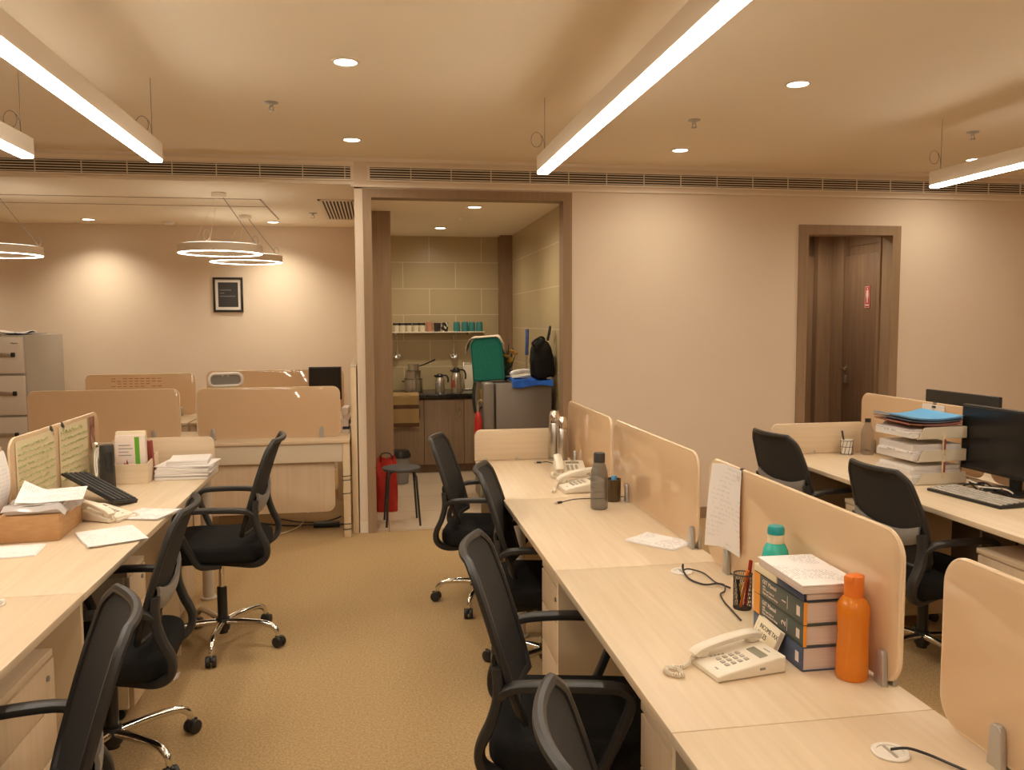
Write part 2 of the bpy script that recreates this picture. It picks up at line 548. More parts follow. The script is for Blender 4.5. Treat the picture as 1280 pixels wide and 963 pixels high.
# trim: vent shelf line, pillar plinth, kitchen and wash room door frames
b = MB()
b.box(-.16, 7, 6.232, WY, 2.590, 2.607); b.box(-6, -.137, 6.232, WY, 2.605, 2.622)
b.box(-.1375, -.0765, 6.2495, 6.4, 0, .09)
b.box(-6, 7, 6.236, WY, 2.775, 2.8)
struct(b, 'trim_1', 'white_paint')
b = MB()
b.box(-.077, -.013, 6.24, 6.38, 0, 2.516); b.box(1.437, 1.506, 6.24, 6.38, 0, 2.516); b.box(-.077, 1.506, 6.24, 6.38, 2.516, 2.58)
struct(b, 'trim_2', 'frame_brown')
b = MB()
b.box(3.388, 3.468, 6.235, 6.38, 0, 2.29); b.box(4.213, 4.287, 6.235, 6.38, 0, 2.29); b.box(3.388, 4.287, 6.235, 6.38, 2.29, 2.367)
struct(b, 'trim_3', 'frame_brown')
b = MB()
for x0, x1, y0, y1 in ((-6, -.905, 7.07, 7.085), (-.92, -.905, 7.07, 8.42), (-6, -.905, 7.52, 7.53)):
    b.box(x0, x1, y0, y1, 2.6015, 2.6065)
struct(b, 'trim_4', 'frame_brown')
b = MB(); b.box(1.506, 3.388, 6.235, WY, 0, .09); b.box(4.287, 7, 6.235, WY, 0, .09); struct(b, 'baseboard_back', 'frame_brown')
# wash room lobby
b = MB()
b.box(3.2, 4.35, 7.2, 7.3, 0, 2.19); b.box(3.2, 4.35, 7.26, 7.3, 2.19, 2.45)
b.box(4.06, 4.20, 7.12, 7.2, 0, 2.45)
struct(b, 'wall_lobby_back', 'brown')
b = MB()
b.box(4.20, 4.32, 6.93, 7.2, 0, 2.45); b.box(4.20, 4.32, 6.38, 6.42, 0, 2.45); b.box(4.25, 4.32, 6.42, 6.93, 2.26, 2.45); b.box(4.26, 4.32, 6.42, 6.93, 0, 2.26)
struct(b, 'wall_lobby_right', 'brown')
b = MB(); b.box(3.2, 3.3, 6.37, 7.2, 0, 2.45); struct(b, 'wall_lobby_left', 'brown')
b = MB(); b.box(3.2, 4.35, 6.37, 7.3, 2.45, 2.5); struct(b, 'ceiling_lobby', 'ceiling')
# wash room door with its sign
d = thing('door_1', 'brown wash room door ajar behind the open doorway, red sign on it', 'door', (4.2, 6.92, 0))
d['kind'] = 'structure'
del d['category']; del d['label']
b = MB(); b.box(.005, .05, -.495, 0, .01, 2.17, .003); b.done('door_leaf', 'brown_dark', d)
b = MB()
b.tube([(-.045, -.05, 1.165), (-.045, -.14, 1.165)], .008, 8); b.tube([(.008, -.06, 1.165), (-.045, -.06, 1.165)], .008, 8)
b.cyl((0, 0), .024, -.006, .008, 16, xf=Matrix.Translation((.003, -.06, 1.165)) @ Matrix.Rotation(math.pi/2, 4, 'Y'))
b.done('door_handle', 'chrome', d)
b = MB(); b.box(-.004, .005, -.075, -.045, 1.03, 1.10, .003); b.done('lock_plate', 'lumbar', d)
sg = MB(); sg.box(0, .0055, -.405, -.335, 1.70, 1.89); sg = sg.done('toilet_sign', 'signred', d)
b = MB()
b.cyl((0, 0), .0085, 0, .002, 14, xf=Matrix.Translation((-.002, -.37, 1.868)) @ Matrix.Rotation(math.pi/2, 4, 'Y'))
b.prism([(-.382, 1.855), (-.358, 1.855), (-.352, 1.815), (-.355, 1.80), (-.362, 1.78), (-.364, 1.745), (-.376, 1.745), (-.378, 1.78), (-.385, 1.80), (-.388, 1.815)], -.002, 0, 'YZ')
b.done('person_symbol', 'signwhite', sg)
b = MB()
b.box(-.002, 0, -.395, -.345, 1.720, 1.732)
for z in (1.704, 1.884): b.box(-.002, 0, -.402, -.338, z-.002, z+.002)
for y in (-.402, -.338): b.box(-.002, 0, y-.0015, y+.0015, 1.704, 1.884)
b.done('sign_border', 'signwhite', sg)

# ------------------------------------------------------------------ air vents
def long_vent(x0, x1, z0, z1, label):
    t = thing('air_vent', label, 'air vent', (x0, WY, z0), 0, 'slot air vents along the bulkhead')
    L, hh = x1-x0, z1-z0
    b = MB(); b.box(0, L, -.004, 0, 0, hh); b.done('vent_backing', 'vent_dark', t)
    b = MB()
    b.box(-.02, L+.02, -.016, 0, -.012, 0); b.box(-.02, L+.02, -.016, 0, hh, hh+.012); b.box(-.02, 0, -.016, 0, 0, hh); b.box(L, L+.02, -.016, 0, 0, hh)
    b.done('vent_frame', 'white_paint', t, False)
    b = MB()
    n = 5
    for k in range(n):
        z = hh*(k+.5)/n
        b.box(0, L, -.014, -.004, z-.0028, z+.0028)
    x = .3
    while x < L:
        b.box(x-.003, x+.003, -.012, -.004, 0, hh); x += .3
    b.done('slats', 'white_paint', t, False)
long_vent(-5.9, -.16, 2.645, 2.735, 'long white slatted slot vent above the open left bay')
long_vent(-.02, 6.8, 2.645, 2.735, 'long white slatted slot vent above the kitchen and the right wall')
t = thing('ceiling_vent', 'small square louvred grille in the low ceiling beside the white pillar', 'air vent', (-.30, 7.65, 2.605))
b = MB(); b.box(-.13, .13, -.62, .62, -.004, -.0005); b.done('vent_backing', 'vent_dark', t)
b = MB()
b.box(-.15, -.13, -.64, .64, -.012, -.001); b.box(.13, .15, -.64, .64, -.012, -.001); b.box(-.15, .15, -.64, -.62, -.012, -.001); b.box(-.15, .15, .62, .64, -.012, -.001)
for k in range(9): b.box(-.13+.029*k, -.117+.029*k, -.62, .62, -.010, -.003)
b.done('louvres', 'white_paint', t, False)

# ------------------------------------------------------------------ lamps
def linear(x, y0, y1, label, loops=(1, 1)):
    t = thing('linear_pendant_light', label, 'pendant light', (x, y1, 2.40), 0, 'linear pendant lights')
    L = y1-y0
    b = MB(); b.box(-.033, .033, -L, 0, .017, .10, .003); b.done('housing', 'white_paint', t)
    b = MB(); b.box(-.031, .031, -L+.002, -.002, .002, .0172, .006); b.done('diffuser', 'strip', t)
    for k, yy in enumerate((-.06, -L+.06)):
        b = MB()
        b.tube([(0, yy, .10), (0, yy, .40)], .0016, 6)
        b.tube([(-.045+.03*math.cos(a), yy, .175+.04*math.sin(a)) for a in [i*2*math.pi/16 for i in range(16)]], .0018, 6, closed=True)
        b.tube([(-.02, yy, .20), (-.005, yy, .17), (0, yy, .10)], .0016, 6, sub=3)
        b.done('suspension_wire', 'lumbar', t)
    return t
linear(-1.07, 1.5, 4.44, 'white linear pendant lamp hanging over the left desk row')
linear(.92, 1.5, 4.50, 'white linear pendant lamp hanging over the centre desk row')
linear(3.39, 1.5, 4.63, 'white linear pendant lamp hanging over the right desk row')
linear(-1.66, 1.5, 4.42, 'white linear pendant lamp at the left edge, beside the long lamp over the desk row')
for x in (-1.07, .92, 3.39):
    linear(x, -2.6, .4, 'unseen white linear lamp added as fill light behind the viewer, out of the picture')  # unseen fill lamps, added to light the room from behind

def downlight(x, y, z, label, group, e=SPOT, r=.055, ang=174, blend=1.0):
    t = thing('ceiling_light', label, 'ceiling light', (x, y, z), 0, group)
    b = MB(); b.lathe([(r, 0), (r+.012, 0), (r+.012, -.006), (r, -.009), (r-.004, -.006)], n=28, close=False); b.done('trim_ring', 'white_paint', t)
    b = MB(); b.cyl((0, 0), r-.001, -.006, -.002, 28); b.done('diffuser', 'disc', t)
    l = bpy.data.lights.new('downlight_lamp', 'SPOT')
    l.energy = e; l.color = LIGHT; l.spot_size = math.radians(ang); l.spot_blend = blend; l.shadow_soft_size = .05
    lo = bpy.data.objects.new('lamp', l)
    COL.objects.link(lo); lo.parent = t; lo.location = (0, 0, -.02)
    return t
G = 'round recessed ceiling lights'
downlight(-.114, 3.97, 2.8, 'round ceiling downlight nearest the viewer between the left and centre linear lamps', G)
downlight(-.13, 5.62, 2.8, 'round ceiling downlight just in front of the slot vents above the white pillar', G)
downlight(2.14, 3.99, 2.8, 'largest round downlight between the centre and right linear lamps', G)
downlight(2.14, 5.63, 2.8, 'small round downlight near the vent between the centre and right linear lamps', G)
downlight(4.46, 5.64, 2.8, 'round downlight beyond the right linear lamp at the right edge', G)
for x in (-.114, 2.14, 4.46):
    downlight(x, .9, 2.8, 'unseen round ceiling downlight added as fill near the viewer, out of the picture', G)  # added overhead fill, beyond the visible downlights
downlight(4.46, 3.99, 2.8, 'round ceiling downlight right of the right linear lamp, outside the picture', G)
downlight(.82, 6.80, 2.54, 'round downlight in the kitchen ceiling nearest the doorway', 'kitchen downlights', 34)
downlight(.66, 8.35, 2.54, 'round downlight deep in the kitchen ceiling above the counter', 'kitchen downlights', 30)
downlight(-2.72, 8.62, 2.605, 'round downlight washing the far wall above the left desks', 'left bay downlights', 40, ang=130)
downlight(-.99, 8.62, 2.605, 'round downlight beside the ring pendants, washing the far wall near the pillar', 'left bay downlights', 40, ang=130)
downlight(-4.4, 8.62, 2.605, 'unseen round downlight added to brighten the left bay, left of the picture', 'left bay downlights', 40, ang=130)  # extra unseen lamp, added because the left bay came out dark
downlight(3.75, 6.65, 2.45, 'unseen downlight added to brighten the wash room lobby, hidden above the doorway', 'added lobby lights', 22)  # added light source, no visible lamp here; lifts the dark lobby

def ring_lamp(x, y, z, r, zc, label, cable=True):
    t = thing('ring_pendant_light', label, 'pendant light', (x, y, z), 0, 'ring pendant lights')
    b = MB()
    b.lathe([(r-.045, .004), (r-.045, .065), (r, .065), (r, .004)], n=64, close=False)
    b.lathe([(r, .004), (r-.004, .002)], n=64, close=False)
    b.lathe([(r-.041, .002), (r-.045, .004)], n=64, close=False)
    b.done('ring_housing', 'white_paint', t)
    b = MB(); b.lathe([(r-.042, .003), (r-.042, 0), (r-.003, 0), (r-.003, .003)], n=64, close=False); b.done('diffuser', 'ring', t)
    b = MB(); b.lathe([(r-.036, .0652), (r-.036, .067), (r-.010, .067), (r-.010, .0652)], n=64, close=False); b.done('added_uplight', 'ring_fill', t)  # added glowing top; the ring lamps themselves shine only downwards
    b = MB(); b.cyl((0, 0), .055, zc-z-.035, zc-z, 24, bev=.006); b.done('ceiling_rose', 'white_paint', t)
    for k in range(3):
        a = math.radians(25+120*k)
        b = MB()
        p = Vector(((r-.02)*math.cos(a), (r-.02)*math.sin(a), .065))
        b.tube([p, (.03*math.cos(a), .03*math.sin(a), zc-z-.03)], .0014 if k else .003, 6)
        if k != 1:
            q = p+Vector((-.02, 0, .05))
            b.tube([(q.x+.022*math.cos(i*math.pi/6), q.y, q.z+.04*math.sin(i*math.pi/6)) for i in range(12)], .0018, 6, closed=True)
        b.done('suspension_wire', 'white_paint' if k else 'lumbar', t)
    return t
ring_lamp(-1.18, 6.77, 2.135, .315, 2.605, 'larger and nearer white ring pendant hanging in the left bay')
ring_lamp(-1.19, 8.15, 2.165, .33, 2.605, 'farther and lower white ring pendant above the framed picture')
ring_lamp(-2.81, 6.77, 2.11, .33, 2.605, 'white ring pendant half cut off by the left edge')

def sprinkler(x, y, z, label):
    t = thing('fire_sprinkler', label, 'sprinkler', (x, y, z), 0, 'ceiling fire sprinklers')
    b = MB(); b.lathe([(0, 0), (.038, 0), (.038, -.004), (.02, -.010), (0, -.010)], n=20); b.done('escutcheon', 'alu', t)
    b = MB()
    b.cyl((0, 0), .009, -.024, -.008, 12); b.tube([(.008, 0, -.02), (.012, 0, -.035), (.004, 0, -.044)], .003, 6); b.tube([(-.008, 0, -.02), (-.012, 0, -.035), (-.004, 0, -.044)], .003, 6)
    b.cyl((0, 0), .017, -.047, -.043, 14)
    b.done('sprinkler_head', 'alu', t)
sprinkler(-.54, 4.76, 2.8, 'small chrome sprinkler beside the left linear lamp')
sprinkler(1.91, 4.80, 2.8, 'small chrome sprinkler right of the centre linear lamp')
sprinkler(3.81, 4.84, 2.8, 'small chrome sprinkler near the right linear lamp')
sprinkler(-.55, 7.89, 2.605, 'tiny sprinkler in the low ceiling of the left bay')
for x, y, z, lb in ((-2.01, 8.75, 2.605, 'white round smoke detector on the left bay ceiling by the far wall'), (.82, 7.55, 2.54, 'white round smoke detector on the kitchen ceiling')):
    t = thing('smoke_detector', lb, 'smoke detector', (x, y, z), 0, 'smoke detectors')
    b = MB(); b.lathe([(0, 0), (.05, 0), (.052, -.015), (.04, -.03), (0, -.034)], n=24); b.done('detector_body', 'white', t)

# ------------------------------------------------------------------ framed picture
t = thing('framed_picture', 'small black framed dark poster hanging on the far left wall', 'picture', (-1.51, 9.03, 1.89))
b = MB()
for x0, x1, z0, z1 in ((-.15, .15, .158, .18), (-.15, .15, -.18, -.158), (-.15, -.128, -.158, .158), (.128, .15, -.158, .158)):
    b.box(x0, x1, -.022, -.001, z0, z1, .002)
b.done('frame', 'black', t)
b = MB(); b.box(-.128, .128, -.010, -.002, -.158, .158); b.done('mount_board', 'white', t)
b = MB(); b.box(-.100, .100, -.012, -.010, -.128, .128); pr_ = b.done('poster', 'dark_cap', t)
for k, (z, wd) in enumerate(((.048, .115), (.016, .04), (-.016, .15))):
    b = MB()
    x = -.082
    while x < -.082+wd:
        l = random.uniform(.004, .008)
        b.box(x, x+l, -.0127, -.012, z-.005, z+.005); x += l+.003
    b.done('text_line', 'lumbar', pr_, False)

# ------------------------------------------------------------------ desks
def desk(x0, x1, y0, y1, front, label, group, grain='oak', posts=(), slab=None, zt=.75, modesty=True):
    """front is -1 when the sitter is on the low-x side, +1 on the high-x side"""
    cx = (x0+x1)/2
    t = thing('office_desk', label, 'desk', (cx, (y0+y1)/2, 0), 0, group)
    hx, hy = (x1-x0)/2, (y1-y0)/2
    b = MB(); b.box(-hx, hx, -hy+.001, hy-.001, zt-.025, zt, .0025, 2); b.done('tabletop', grain, t)
    fx = hx if front > 0 else -hx
    if modesty:
        mx = -fx*.82
        b = MB(); b.box(mx-.009, mx+.009, -hy+.03, hy-.03, .22, zt-.026, .002); b.done('modesty_panel', 'greypanel', t)
    for (px, py) in posts:
        b = MB(); b.cyl((px-cx, py-(y0+y1)/2), .032, .012, zt-.025, 20); b.cyl((px-cx, py-(y0+y1)/2), .045, 0, .014, 20, bev=.003); b.done('leg', 'steel_post', t)
    for sy in (slab or ()):
        yy = sy-(y0+y1)/2
        b = MB(); b.box(-hx+.03, hx-.03, yy-.011, yy+.011, 0, zt-.025, .002); b.done('side_panel', 'cream', t)
    return t
CG = 'desks of the centre row'
desk(.59, 1.19, 3.83, 4.96, -1, 'farthest desk of the centre row, in front of the kitchen', CG, posts=((.70, 4.02),), slab=(4.93,))
desk(.59, 1.19, 2.697, 3.83, -1, 'pale oak desk of the centre row with the grey bottle on it', CG, slab=(2.78,))
desk(.59, 1.19, 1.565, 2.697, -1, 'pale oak desk of the centre row with the stacked law books', CG, slab=(1.63,))
desk(.59, 1.19, .43, 1.565, -1, 'nearest desk of the centre row, cut off at the bottom right corner', CG, slab=(.5,))
LG = 'desks of the left row'
desk(-1.54, -.92, 3.86, 4.99, 1, 'farthest desk of the left row with the paper pile and wooden box', LG, posts=((-.98, 4.90),), slab=(4.06,))
desk(-1.54, -.92, 2.73, 3.86, 1, 'left row desk under the cardboard carton and loose papers', LG, slab=(2.785,))
desk(-1.54, -.92, 1.60, 2.73, 1, 'bare left row desk at the left edge of the picture', LG)
desk(-1.54, -.92, .47, 1.60, 1, 'left row desk nearest the viewer, outside the picture', LG)
RG = 'desks of the right row'
desk(2.47, 3.14, 3.71, 4.84, -1, 'farthest desk of the right row with pen cup and file trays', RG, slab=(4.80,))
desk(2.47, 3.14, 2.58, 3.71, -1, 'right row desk carrying the grey keyboard at the right edge', RG, posts=((2.56, 2.66),))
desk(3.16, 3.83, 3.71, 4.84, 1, 'back side desk of the right row behind the glass screen', RG, slab=(4.80,))

def pedestal(x, y0, y1, front, label, z1=.62, depth=.42):
    """mobile drawer unit; x is the plane of the drawer fronts"""
    yc = (y0+y1)/2
    t = thing('drawer_pedestal', label, 'drawer unit', (x, yc, 0), 0 if front < 0 else 180, 'mobile drawer pedestals')
    w2 = (y1-y0)/2
    b = MB(); b.box(.022, depth, -w2, w2, .06, z1-.022, .002); b.done('carcass', 'cream', t)
    b = MB(); b.box(.006, depth+.004, -w2-.003, w2+.003, z1-.022, z1, .002); b.done('top_panel', 'oak', t)
    hs = [(.065, .065+(z1-.09)*.44), (.070+(z1-.09)*.44, .070+(z1-.09)*.72), (.075+(z1-.09)*.72, z1-.026)]
    for k, (a, c) in enumerate(hs):
        b = MB(); b.box(.002, .021, -w2+.001, w2-.012, a, c, .0015); dr = b.done('drawer', 'oak_z', t)
        b = MB(); b.box(.004, .020, -w2-.006, -w2+.001, a+.01, c-.01, .003); b.done('drawer_pull', 'alu', dr)
        if k == 2:
            b = MB(); b.cyl((0, 0), .009, -.004, .003, 14, xf=Matrix.Translation((.001, -w2+.055, c-.045)) @ Matrix.Rotation(math.pi/2, 4, 'Y')); b.box(-.004, .0, -w2+.054, -w2+.056, c-.050, c-.040); b.done('lock', 'lumbar', dr)
    for px in (.07, depth-.05):
        for py in (-w2+.05, w2-.05):
            b = MB()
            b.cyl((0, 0), .024, -.012, .012, 14, xf=Matrix.Translation((px, py, .024)) @ Matrix.Rotation(math.pi/2, 4, 'X'))
            b.box(px-.014, px+.014, py-.014, py+.014, .045, .061)
            b.done('caster', 'black', t)
    return t
pedestal(.655, 2.92, 3.25, -1, 'drawer pedestal under the centre row desk that holds the grey bottle')
pedestal(.655, 1.69, 1.975, -1, 'drawer pedestal under the centre row desk below the white telephone and law books')
pedestal(-.975, 2.22, 2.615, 1, 'drawer pedestal under the bare desk at the left edge')
pedestal(-.975, 3.385, 3.62, 1, 'drawer pedestal behind the second chair of the left row')
pedestal(-1.03, 4.32, 4.80, 1, 'drawer pedestal below the paper pile at the end of the left row')
pedestal(2.53, 3.79, 4.11, -1, 'drawer pedestal between the two right row chairs')
pedestal(2.53, 2.72, 3.10, -1, 'drawer pedestal under the keyboard desk at the right edge')

# privacy screens
def screen(axis, p, a0, a1, z0, z1, clamps, label, group, r=.06, th=.012, clamp_side=-1):
    """frosted glass on clamps; axis is the direction it runs along"""
    mid = (a0+a1)/2
    loc = (p, mid, z0) if axis == 'Y' else (mid, p, z0)
    t = thing('privacy_screen', label, 'desk screen', loc, 0 if axis == 'Y' else 90, group)
    hw = (a1-a0)/2
    hh = z1-z0
    b = MB()
    b.prism(rrect(-hw, hw, 0, hh, r, 8), -th/2, th/2, 'YZ', bev=.002)
    b.done('glass_panel', 'screen', t)
    b = MB()
    o = rrect(-hw, hw, 0, hh, r, 8)
    b.tube([(0, y, z) for y, z in o], th/2+.0003, 8, closed=True, up=(1, 0, 0))
    b.done('polished_edge', 'screen_edge', t)
    for c in clamps:
        y = (c-mid) if axis == 'Y' else -(c-mid)
        b = MB()
        dz = .75-z0
        for s in (-1, 1):
            b.prism([(y-.019, dz), (y+.019, dz), (y+.014, dz+.075), (y+.008, dz+.083), (y-.008, dz+.083), (y-.014, dz+.075)], s*(th/2+.0005), s*(th/2+.014), 'YZ', bev=.002)
        b.done('clamp', 'alu', t)
    return t
SG = 'frosted glass screens of the centre row'
screen('Y', 1.165, 3.97, 4.90, .762, 1.11, (4.2, 4.7), 'farthest frosted glass screen of the centre row, beside the steel flasks', SG)
screen('Y', 1.165, 2.84, 3.92, .762, 1.11, (3.68, 2.87), 'frosted glass screen behind the grey bottle and loose sheets', SG)
screen('Y', 1.165, 1.65, 2.73, .762, 1.115, (2.56, 1.70), 'frosted glass screen behind the law books and orange bottle', SG)
screen('Y', 1.165, .45, 1.505, .762, 1.115, (1.335, .7), 'frosted glass screen cut off by the right edge in the foreground', SG)
SG2 = 'frosted glass screens of the side rows'
screen('Y', 3.15, 3.82, 4.93, .762, 1.12, (4.78, 4.0), 'frosted glass screen of the right row beside the file trays', SG2)
screen('Y', 3.15, 2.68, 3.77, .762, 1.12, (3.5, 2.9), 'frosted glass screen behind the black monitor of the right row', SG2)
screen('Y', -1.515, 3.69, 4.80, .762, 1.115, (4.55, 3.9), 'left row glass screen hung with pale green handwritten notes', SG2, th=.010)
screen('Y', -1.515, 2.53, 3.63, .762, 1.115, (3.4, 2.8), 'left row glass screen at the left edge with a printed sheet clipped on', SG2, th=.010)

def end_panel(x0, x1, y, label, z1=.94, th=.018, r=.04):
    t = thing('desk_end_panel', label, 'desk screen', ((x0+x1)/2, y, .7505), 0, 'low wooden end panels')
    hw = (x1-x0)/2
    b = MB(); b.prism(rrect(-hw, hw, .002, z1-.75, r, 8, (0, 0, 1, 1)), -th/2, th/2, 'XZ', bev=.002); b.done('board', 'oak_x', t)
    b = MB()
    for x in (-hw*.75, -hw*.1): b.box(x-.008, x+.008, -th/2-.003, -th/2, 0, .022, .001)
    b.done('fixing_bracket', 'alu', t)
end_panel(.585, 1.155, 4.945, 'low oak end board at the far end of the centre row, below the fridge')
end_panel(-1.50, -.935, 4.968, 'low oak end board at the far end of the left row, behind the paper pile')
end_panel(2.46, 3.10, 4.822, 'low oak end board at the far end of the right row, behind the pen cup', .945)

# ------------------------------------------------------------------ office chairs
def office_chair(label):
    t = thing('office_chair', label, 'chair', (0, 0, 0), 0, 'black mesh office chairs')
    # five-star base: feet and casters
    b = MB(); b.cyl((0, 0), .034, .07, .135, 20, bev=.006); b.cyl((0, 0), .024, .055, .075, 16); b.done('hub', 'black', t)
    for k in range(5):
        a = math.radians(20+72*k)
        R = Matrix.Rotation(a, 4, 'Z')
        b = MB(); b.tube([(.02, 0, .112), (.10, 0, .118), (.19, 0, .118), (.25, 0, .110), (.283, 0, .085), (.292, 0, .052)], [.018, .017, .015, .015, .014, .010], 10, sub=3, xf=R); b.done('leg', 'chrome', t)
        b = MB()
        X = R @ Matrix.Translation((.296, 0, 0)) @ Matrix.Rotation(math.radians((k*97) % 60-30), 4, 'Z')
        for s in (-1, 1):
            b.cyl((0, 0), .027, -.010, .010, 18, bev=.004, xf=X @ Matrix.Translation((0, s*.014, .0272)) @ Matrix.Rotation(math.pi/2, 4, 'X'))
        b.box(-.022, .022, -.006, .006, .028, .056, .004, xf=X)
        b.done('caster', 'black', t)
    b = MB(); b.cyl((0, 0), .024, .13, .29, 18, bev=.004); b.done('column_sleeve', 'black', t)
    # everything above rides on the gas column
    b = MB(); b.cyl((0, 0), .0145, .16, .372, 16); b.done('gas_column', 'chrome', t)
    b = MB()
    b.box(-.11, .12, -.085, .085, .345, .372, .01); b.tube([(.06, -.06, .352), (.07, -.24, .335)], .006, 8); b.box(.03, .11, -.27, -.235, .322, .346, .008)
    b.box(-.10, -.045, -.03, .03, .325, .35, .008)
    b.done('mechanism', 'black', t)
    b = MB()
    b.prism(rrect(-.235, .245, -.235, .235, .09, 7), .372, .462, 'XY', bev=.03, seg=4)
    b.done('seat', 'black_soft', t)
    # backrest: curved mesh panel in a plastic frame
    prof = [(-.130, .500), (-.161, .60), (-.191, .70), (-.219, .79), (-.243, .86), (-.260, .905), (-.284, .942)]
    def px(z):
        for (xa, za), (xb, zb) in zip(prof, prof[1:]):
            if z <= zb: return xa+(xb-xa)*(z-za)/(zb-za)
        return prof[-1][0]
    zs0, zs1 = .50, .942
    def half(z):
        s = (z-zs0)/(zs1-zs0)
        w_ = .205+.03*math.sin(math.pi*min(1, s*1.05))
        if s > .86: w_ *= math.sqrt(max(0.0, 1-((s-.86)/.14)**2*.40))
        if s < .1: w_ *= .90+.10*s/.1
        return w_
    def back(u, v):
        z = zs0+(zs1-zs0)*v
        h_ = half(z)
        y = (2*u-1)*h_
        return Vector((px(z)-.030*(1-(2*u-1)**2), y, z))
    b = MB(); b.surf(back, 16, 22, .006); b.done('backrest', 'black_mesh', t)
    ring = []
    for k in range(23): ring.append(back(0, k/22))
    for k in range(1, 16): ring.append(back(k/16, 1))
    for k in range(22, -1, -1): ring.append(back(1, k/22))
    for k in range(15, 0, -1): ring.append(back(k/16, 0))
    ring = [p+Vector((-.003, 0, 0)) for p in ring]
    b = MB(); b.tube(ring, .0125, 8, closed=True)
    b.done('back_frame', 'frame_black', t)
    def lum(u, v):
        s = 2*u-1
        y = s*.222
        zc = .638+.055*s*s
        z = zc-.055+.088*v*(1-.2*abs(s))
        return Vector((px(max(.5, z))-.030*(1-(y/.23)**2)-.022-.012*math.sin(math.pi*v), y, z))
    b = MB(); b.surf(lum, 14, 4, -.010); b.done('lumbar_support', 'lumbar', t)
    for s in (-1, 1):
        b = MB()
        y1 = s*.262
        path = [(-.200, s*.232, .598), (-.160, s*.252, .630), (-.05, y1, .640), (.07, y1, .640), (.128, y1, .632), (.150, y1, .600), (.128, s*.260, .53), (.085, s*.250, .43), (.050, s*.235, .372), (-.03, s*.19, .360)]
        arm_sweep(b, path, .024, .0125)
        b.done('armrest', 'frame_black', t)
        b = MB()
        path = [(-.206, s*.226, .675), (-.203, s*.232, .598), (-.222, s*.236, .525), (-.252, s*.236, .455), (-.245, s*.225, .398), (-.195, s*.20, .364), (-.10, s*.15, .358), (.0, s*.11, .358)]
        arm_sweep(b, path, .026, .015)
        b.done('back_bracket', 'frame_black', t)
    return t

def arm_sweep(b, path, hw, ht):
    """strap swept in a near-vertical plane, its width kept across (along y)"""
    P = [Vector(p) for p in path]
    Q = []
    for i in range(len(P)-1):
        p0 = P[i-1] if i else P[i]; p1 = P[i]; p2 = P[i+1]; p3 = P[i+2] if i+2 < len(P) else p2
        for k in range(4):
            s = k/4
            Q.append(.5*((2*p1)+(p2-p0)*s+(2*p0-5*p1+4*p2-p3)*s*s+(3*p1-p0-3*p2+p3)*s**3))
    Q.append(P[-1])
    t = bmesh.new()
    rings = []
    for i, p in enumerate(Q):
        d = (Q[min(i+1, len(Q)-1)]-Q[max(i-1, 0)]).normalized()
        s = Vector((0, 1, 0)); s = (s-d*s.dot(d)).normalized()
        u = d.cross(s)
        ring = []
        for k in range(12):
            a = 2*math.pi*k/12
            ca, sa = math.cos(a), math.sin(a)
            ca = math.copysign(abs(ca)**.5, ca); sa = math.copysign(abs(sa)**.6, sa)
            ring.append(t.verts.new(p+s*ca*hw+u*sa*ht))
        rings.append(ring)
    for a, c in zip(rings, rings[1:]):
        for k in range(12):
            j = (k+1) % 12
            t.faces.new((a[k], a[j], c[j], c[k]))
    t.faces.new(rings[0]); t.faces.new(list(reversed(rings[-1])))
    bmesh.ops.recalc_face_normals(t, faces=t.faces)
    b._add(t)

UP = ('gas_column', 'mechanism', 'seat', 'backrest', 'back_frame', 'lumbar_support', 'armrest', 'back_bracket')
def raise_chair(r, dz, spin=0):
    for c in r.children:
        n = c.name.split('.')[0]
        if n in UP:
            c.location.z = dz
        elif spin:
            c.rotation_euler.z = math.radians(spin)
proto = office_chair('raised black office chair at the far end of the left row, seen from its side')
proto.location = (-.775, 4.19, 0); proto.rotation_euler.z = math.pi
chairs = [
    ((-.97, 3.095), 184, .0, -24, 'black office chair second from the far end of the left row, grey back plate showing'),
    ((-.86, 1.89), 200, .0, 10, 'large black office chair in the left foreground, back top against the desk edge'),
    ((-.90, 1.20), 180, .0, 30, 'black office chair cut off at the bottom left corner'),
    ((.61, 4.58), -14, .0, 20, 'black office chair farthest along the centre row, in front of the kitchen'),
    ((.745, 3.57), -12, .0, -8, 'black office chair second from the kitchen at the centre row'),
    ((.555, 2.30), -12, .0, 40, 'large black office chair in the foreground at the centre row'),
    ((.57, 1.24), -8, .0, 10, 'black chair at the centre row of which only the back rim shows at the bottom'),
    ((2.515, 4.42), 7, .01, 14, 'black office chair at the far desk of the right row'),
    ((2.525, 3.42), 3, -.01, 33, 'black office chair at the right row beside the black monitor'),
]
for (x, y), rz, dz, spin, lb in chairs:
    c = dup(proto, (x, y, 0), rz, lb)
    raise_chair(c, dz, spin)
    if x > 0 and x < 1:
        for q in c.children:
            if q.name.startswith('lumbar_support'):
                q.data = q.data.copy()
                q.data.materials[0] = M['frame_black']
raise_chair(proto, .09, -3)

